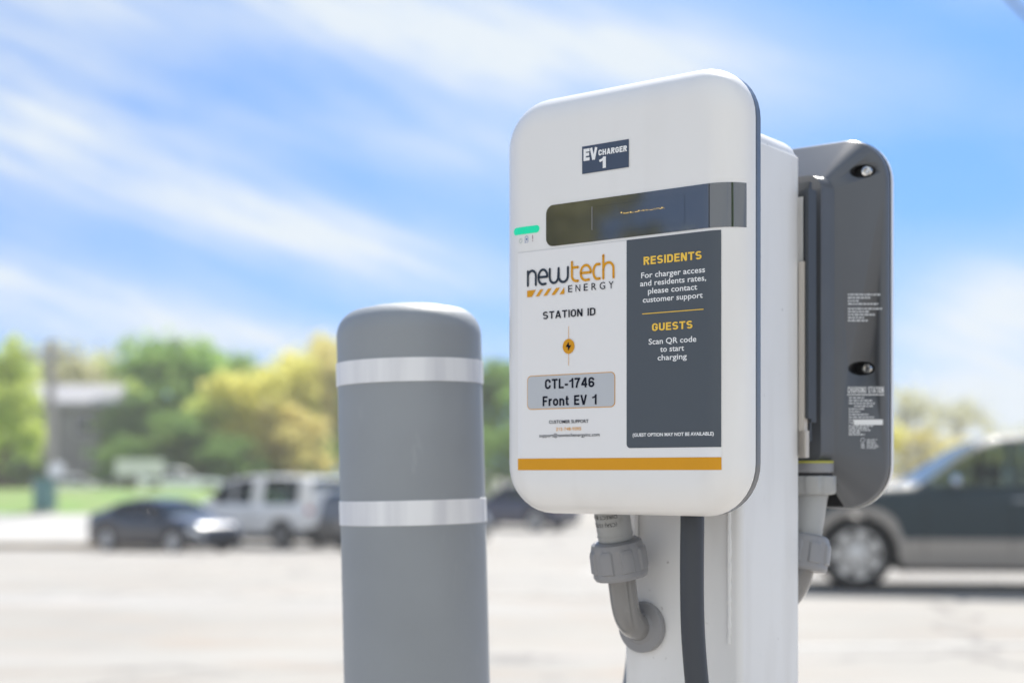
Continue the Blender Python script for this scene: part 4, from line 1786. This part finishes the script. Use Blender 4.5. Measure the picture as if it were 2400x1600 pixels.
def build_signboard():
    Y = 68
    p, q = at(265, 1054, Y), at(375, 1092, Y)
    z0 = G(p.x, Y)
    t = thing('signboard', 'blank looking long white signboard on two posts beyond the lawn', 'sign', ((p.x + q.x) / 2, Y, z0))
    t['_off'] = ((p.x + q.x) / 2, Y, z0)
    b = MB()
    b.box((p.x, Y - .06, q.z), (q.x, Y + .06, p.z))
    b.build('board', mat('white_sign_board', (.78, .77, .76), .5), t)
    for x in (p.x + .3, q.x - .3):
        b = MB()
        b.box((x - .06, Y + .065, z0 - .1), (x + .06, Y + .185, p.z - .03))
        b.build('post', MATS['weathered_wood'], t)


build_house()
build_pole()
build_signboard()


# ------------------------------------------------------------------ trees
BARK = mat('bark', (.10, .08, .065), .9, var=.3, vscale=4)
LEAF = {
    'green': leaf_mat('green_leaves', (.24, .40, .11), (.38, .54, .15), .6),
    'dark': leaf_mat('dark_green_leaves', (.17, .28, .09), (.27, .41, .12), .6),
    'yellow': leaf_mat('yellow_green_leaves', (.72, .69, .19), (.80, .77, .24), .6),
    'tan': leaf_mat('tan_young_leaves', (.72, .64, .28), (.78, .72, .28), .6),
    'lime': leaf_mat('lime_leaves', (.53, .62, .17), (.64, .71, .21), .6),
    'olive': leaf_mat('olive_bud_leaves', (.52, .52, .32), (.60, .58, .34), .6),
}


def tree_meshes(key, seed, H, R, n_leaf, leaf, lowf=.18, dens=1.0):
    """trunk mesh and crown mesh of a tree H high with a crown about R in radius."""
    rnd = random.Random(seed)
    b = MB()
    tr = .028 * H
    P = [Vector((0, 0, -.3))]
    for i in range(1, 9):
        P.append(Vector((rnd.uniform(-.03, .03) * H * i / 8, rnd.uniform(-.03, .03) * H * i / 8, H * .86 * i / 8)))
    b.tube(P, [tr * (1.15 - i / 8.6) for i in range(9)], 8)
    tips = []
    for k in range(15):
        f = rnd.uniform(.28, .95)
        i = int(f * 8)
        base = P[i].lerp(P[min(i + 1, 8)], f * 8 - i)
        a = rnd.uniform(0, 2 * pi)
        ln = R * rnd.uniform(.65, 1.05) * (1.15 - .55 * f)
        e = base + Vector((cos(a) * ln, sin(a) * ln, ln * rnd.uniform(.25, .75)))
        mid = base.lerp(e, .5) + Vector((0, 0, ln * .08))
        r0 = tr * .4 * (1.1 - f * .6)
        b.tube([base, mid, e], [r0, r0 * .6, r0 * .18], 5)
        tips.append(e)
        for q in range(3):
            s = base.lerp(e, rnd.uniform(.4, .9))
            e2 = s + Vector((rnd.uniform(-1, 1), rnd.uniform(-1, 1), rnd.uniform(.1, 1))) * R * .33
            b.tube([s, e2], [r0 * .35, r0 * .1], 4)
            tips.append(e2)
    trunk = b
    c = MB()
    vs, fs = [], []
    clumps = []
    for e in tips:
        clumps.append((e, R * rnd.uniform(.2, .36)))
    for k in range(26):
        a, z = rnd.uniform(0, 2 * pi), rnd.uniform(lowf, .98)
        rr = R * sqrt(rnd.random()) * (sin(pi * min(1, max(0, (z - lowf) / (1 - lowf) * .86 + .12))) ** .6)
        clumps.append((Vector((rr * cos(a), rr * sin(a), z * H)), R * rnd.uniform(.18, .34)))
    for k in range(n_leaf):
        ce, cr = clumps[rnd.randrange(len(clumps))]
        d = Vector((rnd.gauss(0, 1), rnd.gauss(0, 1), rnd.gauss(0, .8)))
        d = d.normalized() * cr * rnd.random() ** .45
        p = ce + d
        if p.z < H * lowf * .6:
            continue
        n = Vector((rnd.gauss(0, 1), rnd.gauss(0, 1), rnd.gauss(.3, 1))).normalized()
        u = n.orthogonal().normalized()
        u.rotate(Matrix.Rotation(rnd.uniform(0, 2 * pi), 3, n))
        v = n.cross(u)
        s = leaf * rnd.uniform(.6, 1.3)
        o = len(vs)
        vs += [p - u * s, p + v * s * .5, p + u * s, p - v * s * .5]
        fs.append((o, o + 1, o + 2, o + 3))
    c.add(vs, fs)
    return trunk, c


PROTO = {}


def plant_tree(variant, px, top, width, Y, label, H0=10.0, name='tree', group=None, cat='tree', low=.18, n=5200, seed=None):
    p = at(px, 1085, Y)
    z0 = G(p.x, Y)
    H = at(0, top, Y).z - z0
    R = width / FPX * Y / 2
    key = (variant, low, n, seed)
    t = thing(name, label, cat, (p.x, Y, z0), random.uniform(0, 6.28), group)
    if key not in PROTO:
        tr, cr = tree_meshes(key, (seed or 0) + sum(map(ord, variant)), 10.0, 4.0, n, .29, low)
        a = tr.build('trunk', BARK, t, smooth=60)
        c = cr.build('crown', LEAF[variant], t, smooth=None)
        PROTO[key] = (a, c)
    else:
        for o in PROTO[key]:
            d = o.copy()
            COL.objects.link(d)
            d.parent = t
    t.scale = (R / 4.0, R / 4.0, H / 10.0)
    return t


def build_trees():
    random.seed(21)
    T = plant_tree
    T('lime', -30, 806, 250, 70, 'lime green tree at the far left edge beside the house')
    T('olive', 165, 775, 250, 104, 'thin greyish budding tree rising behind the house and pole', n=2600)
    T('lime', 70, 840, 260, 108, 'lime green tree showing above the house roof', seed=2)
    T('lime', 245, 832, 230, 110, 'lime green tree between the house and the tall green tree', seed=4)
    T('green', 400, 775, 300, 92, 'tallest bright green tree in the middle of the left tree line')
    T('green', 505, 812, 230, 98, 'green tree just right of the tallest green tree', seed=3)
    T('dark', 330, 905, 190, 88, 'dark green tree at the right corner of the house', low=.05)
    T('yellow', 560, 870, 250, 84, 'yellow green low tree in front of the green trees', low=.08)
    T('yellow', 650, 818, 210, 90, 'tall yellow green tree above the white pickup', seed=6)
    T('tan', 722, 782, 190, 94, 'tan tinged tree beside the bollard top', low=.1)
    T('tan', 660, 930, 200, 82, 'low tan brown tree right behind the pickup cap', low=.03, seed=8)
    T('dark', 430, 960, 220, 80, 'dark green shrubby tree under the tallest green tree', low=.02, seed=5)
    T('lime', 800, 838, 220, 96, 'lime green tree mostly hidden behind the bollard', seed=9)
    T('yellow', 930, 850, 220, 96, 'yellow green tree fully behind the bollard', seed=7)
    T('dark', 1090, 838, 240, 86, 'dark green tree seen in the gap between bollard and charger', low=.04, seed=1)
    T('green', 1210, 880, 240, 84, 'green tree half covered by the front charger', low=.04, seed=12)
    T('olive', 1370, 860, 260, 92, 'olive tree behind the front charger', n=2600, seed=2)
    T('lime', 1560, 870, 260, 94, 'lime tree behind the post and front charger', seed=11)
    T('yellow', 1760, 880, 260, 92, 'yellow green tree behind the rear charger', seed=14)
    T('yellow', 1950, 930, 230, 88, 'yellow green tree close to the rear charger right edge', low=.03, seed=15)
    T('olive', 2075, 880, 210, 96, 'thin olive budding tree right beside the rear charger edge', n=750, low=.15, seed=16)
    T('olive', 2195, 912, 220, 104, 'thin olive tree above the SUV windscreen', n=650, low=.15, seed=22)
    T('tan', 2120, 985, 240, 92, 'low tan tree above the SUV bonnet', low=.03, n=2000, seed=17)
    T('tan', 2230, 1000, 240, 98, 'low tan tree above the SUV roof edge', low=.03, n=1800, seed=23)
    T('olive', 2345, 975, 240, 100, 'thin olive tree behind the SUV roof at the right edge', n=900, low=.1, seed=18)
    T('lime', 590, 858, 260, 104, 'lime tree filling the gap between the green and yellow trees', seed=31)
    T('lime', 470, 905, 240, 84, 'lime green lower tree in front of the tallest green tree', low=.05, seed=33)
    T('lime', 300, 885, 200, 100, 'lime green tree directly right of the house roof', low=.05, seed=34)
    t = T('olive', 0, 806, 10, 60, 'brownish budding tree standing left of the lot outside the frame, mirrored in the display', seed=5, n=5200)
    t.location = (-27, -6.7, 0)
    t.scale = (.95, .95, .75)
    t = T('dark', 0, 806, 10, 60, 'tall slim dark tree standing behind the camera, mirrored in the curved display end', seed=35, n=3000, low=.06)
    t.location = (5.5, -21, 0)
    t.scale = (.45, .45, 1.0)
    T('lime', -330, 830, 260, 84, 'lime green tree at the far left, just outside the picture', seed=4)
    T('green', -620, 800, 280, 92, 'green tree far outside the picture on the left', seed=3)
    T('yellow', 2640, 860, 250, 92, 'yellow green tree just outside the picture on the right', seed=7)
    T('green', 2930, 850, 260, 96, 'green tree far outside the picture on the right', seed=12)
    # low growth under the crowns
    for px, top, w, Y, lab in ((300, 1010, 180, 79, 'dark green bush right of the house, behind the signboard'), (520, 1005, 200, 79, 'dark green bush left of the pickup cap'),
                               (700, 1010, 200, 86, 'dark green bush behind the pickup tailgate'), (1160, 985, 200, 78, 'dark green bush left of the front charger'),
                               (60, 1040, 120, 86, 'dark green bush against the brick base of the house')):
        T('dark', px, top, w, Y, lab, name='bush', cat='bush', low=.0, n=3000, seed=20)


build_trees()


def build_wire():
    b = MB()
    p0, p1 = at(2215, -110, 13), at(2440, 120, 16.1)
    pts = []
    for i in range(41):
        u = -10 + 35 * i / 40
        p = p0.lerp(p1, u)
        pts.append(Vector((p.x, p.y, 6.0 - .0016 * (u + 10) * (25 - u) + .0016 * 10.5 * 24.5)))
    b.tube(pts, .02, 8)
    tag(b.build('overhead_wire', mat('wire_grey', (.12, .12, .13), .6)), 'dark overhead wire crossing the top right corner of the sky', 'wire')


build_wire()

def build_veil():  # added scattering volume, lifts dark distant tones the way lens veil does
    m = bpy.data.materials.new('lens_veil')
    m.use_nodes = True
    nt = m.node_tree
    nt.nodes.clear()
    out = nt.nodes.new('ShaderNodeOutputMaterial')
    v = nt.nodes.new('ShaderNodeVolumePrincipled')
    v.inputs['Color'].default_value = (.95, .95, .93, 1)
    v.inputs['Density'].default_value = 0.0012
    v.inputs['Anisotropy'].default_value = 0.2
    nt.links.new(v.outputs[0], out.inputs['Volume'])
    b = MB()
    b.box((-130, -40, -2.2), (130, 135, 16))
    o = b.build('veil_volume', m, smooth=None)
    o['kind'] = 'stuff'
    o['label'] = 'thin pale air volume added over the lot and far trees as lens veil'


build_veil()

for o in bpy.data.objects:
    if '_off' in o:
        del o['_off']
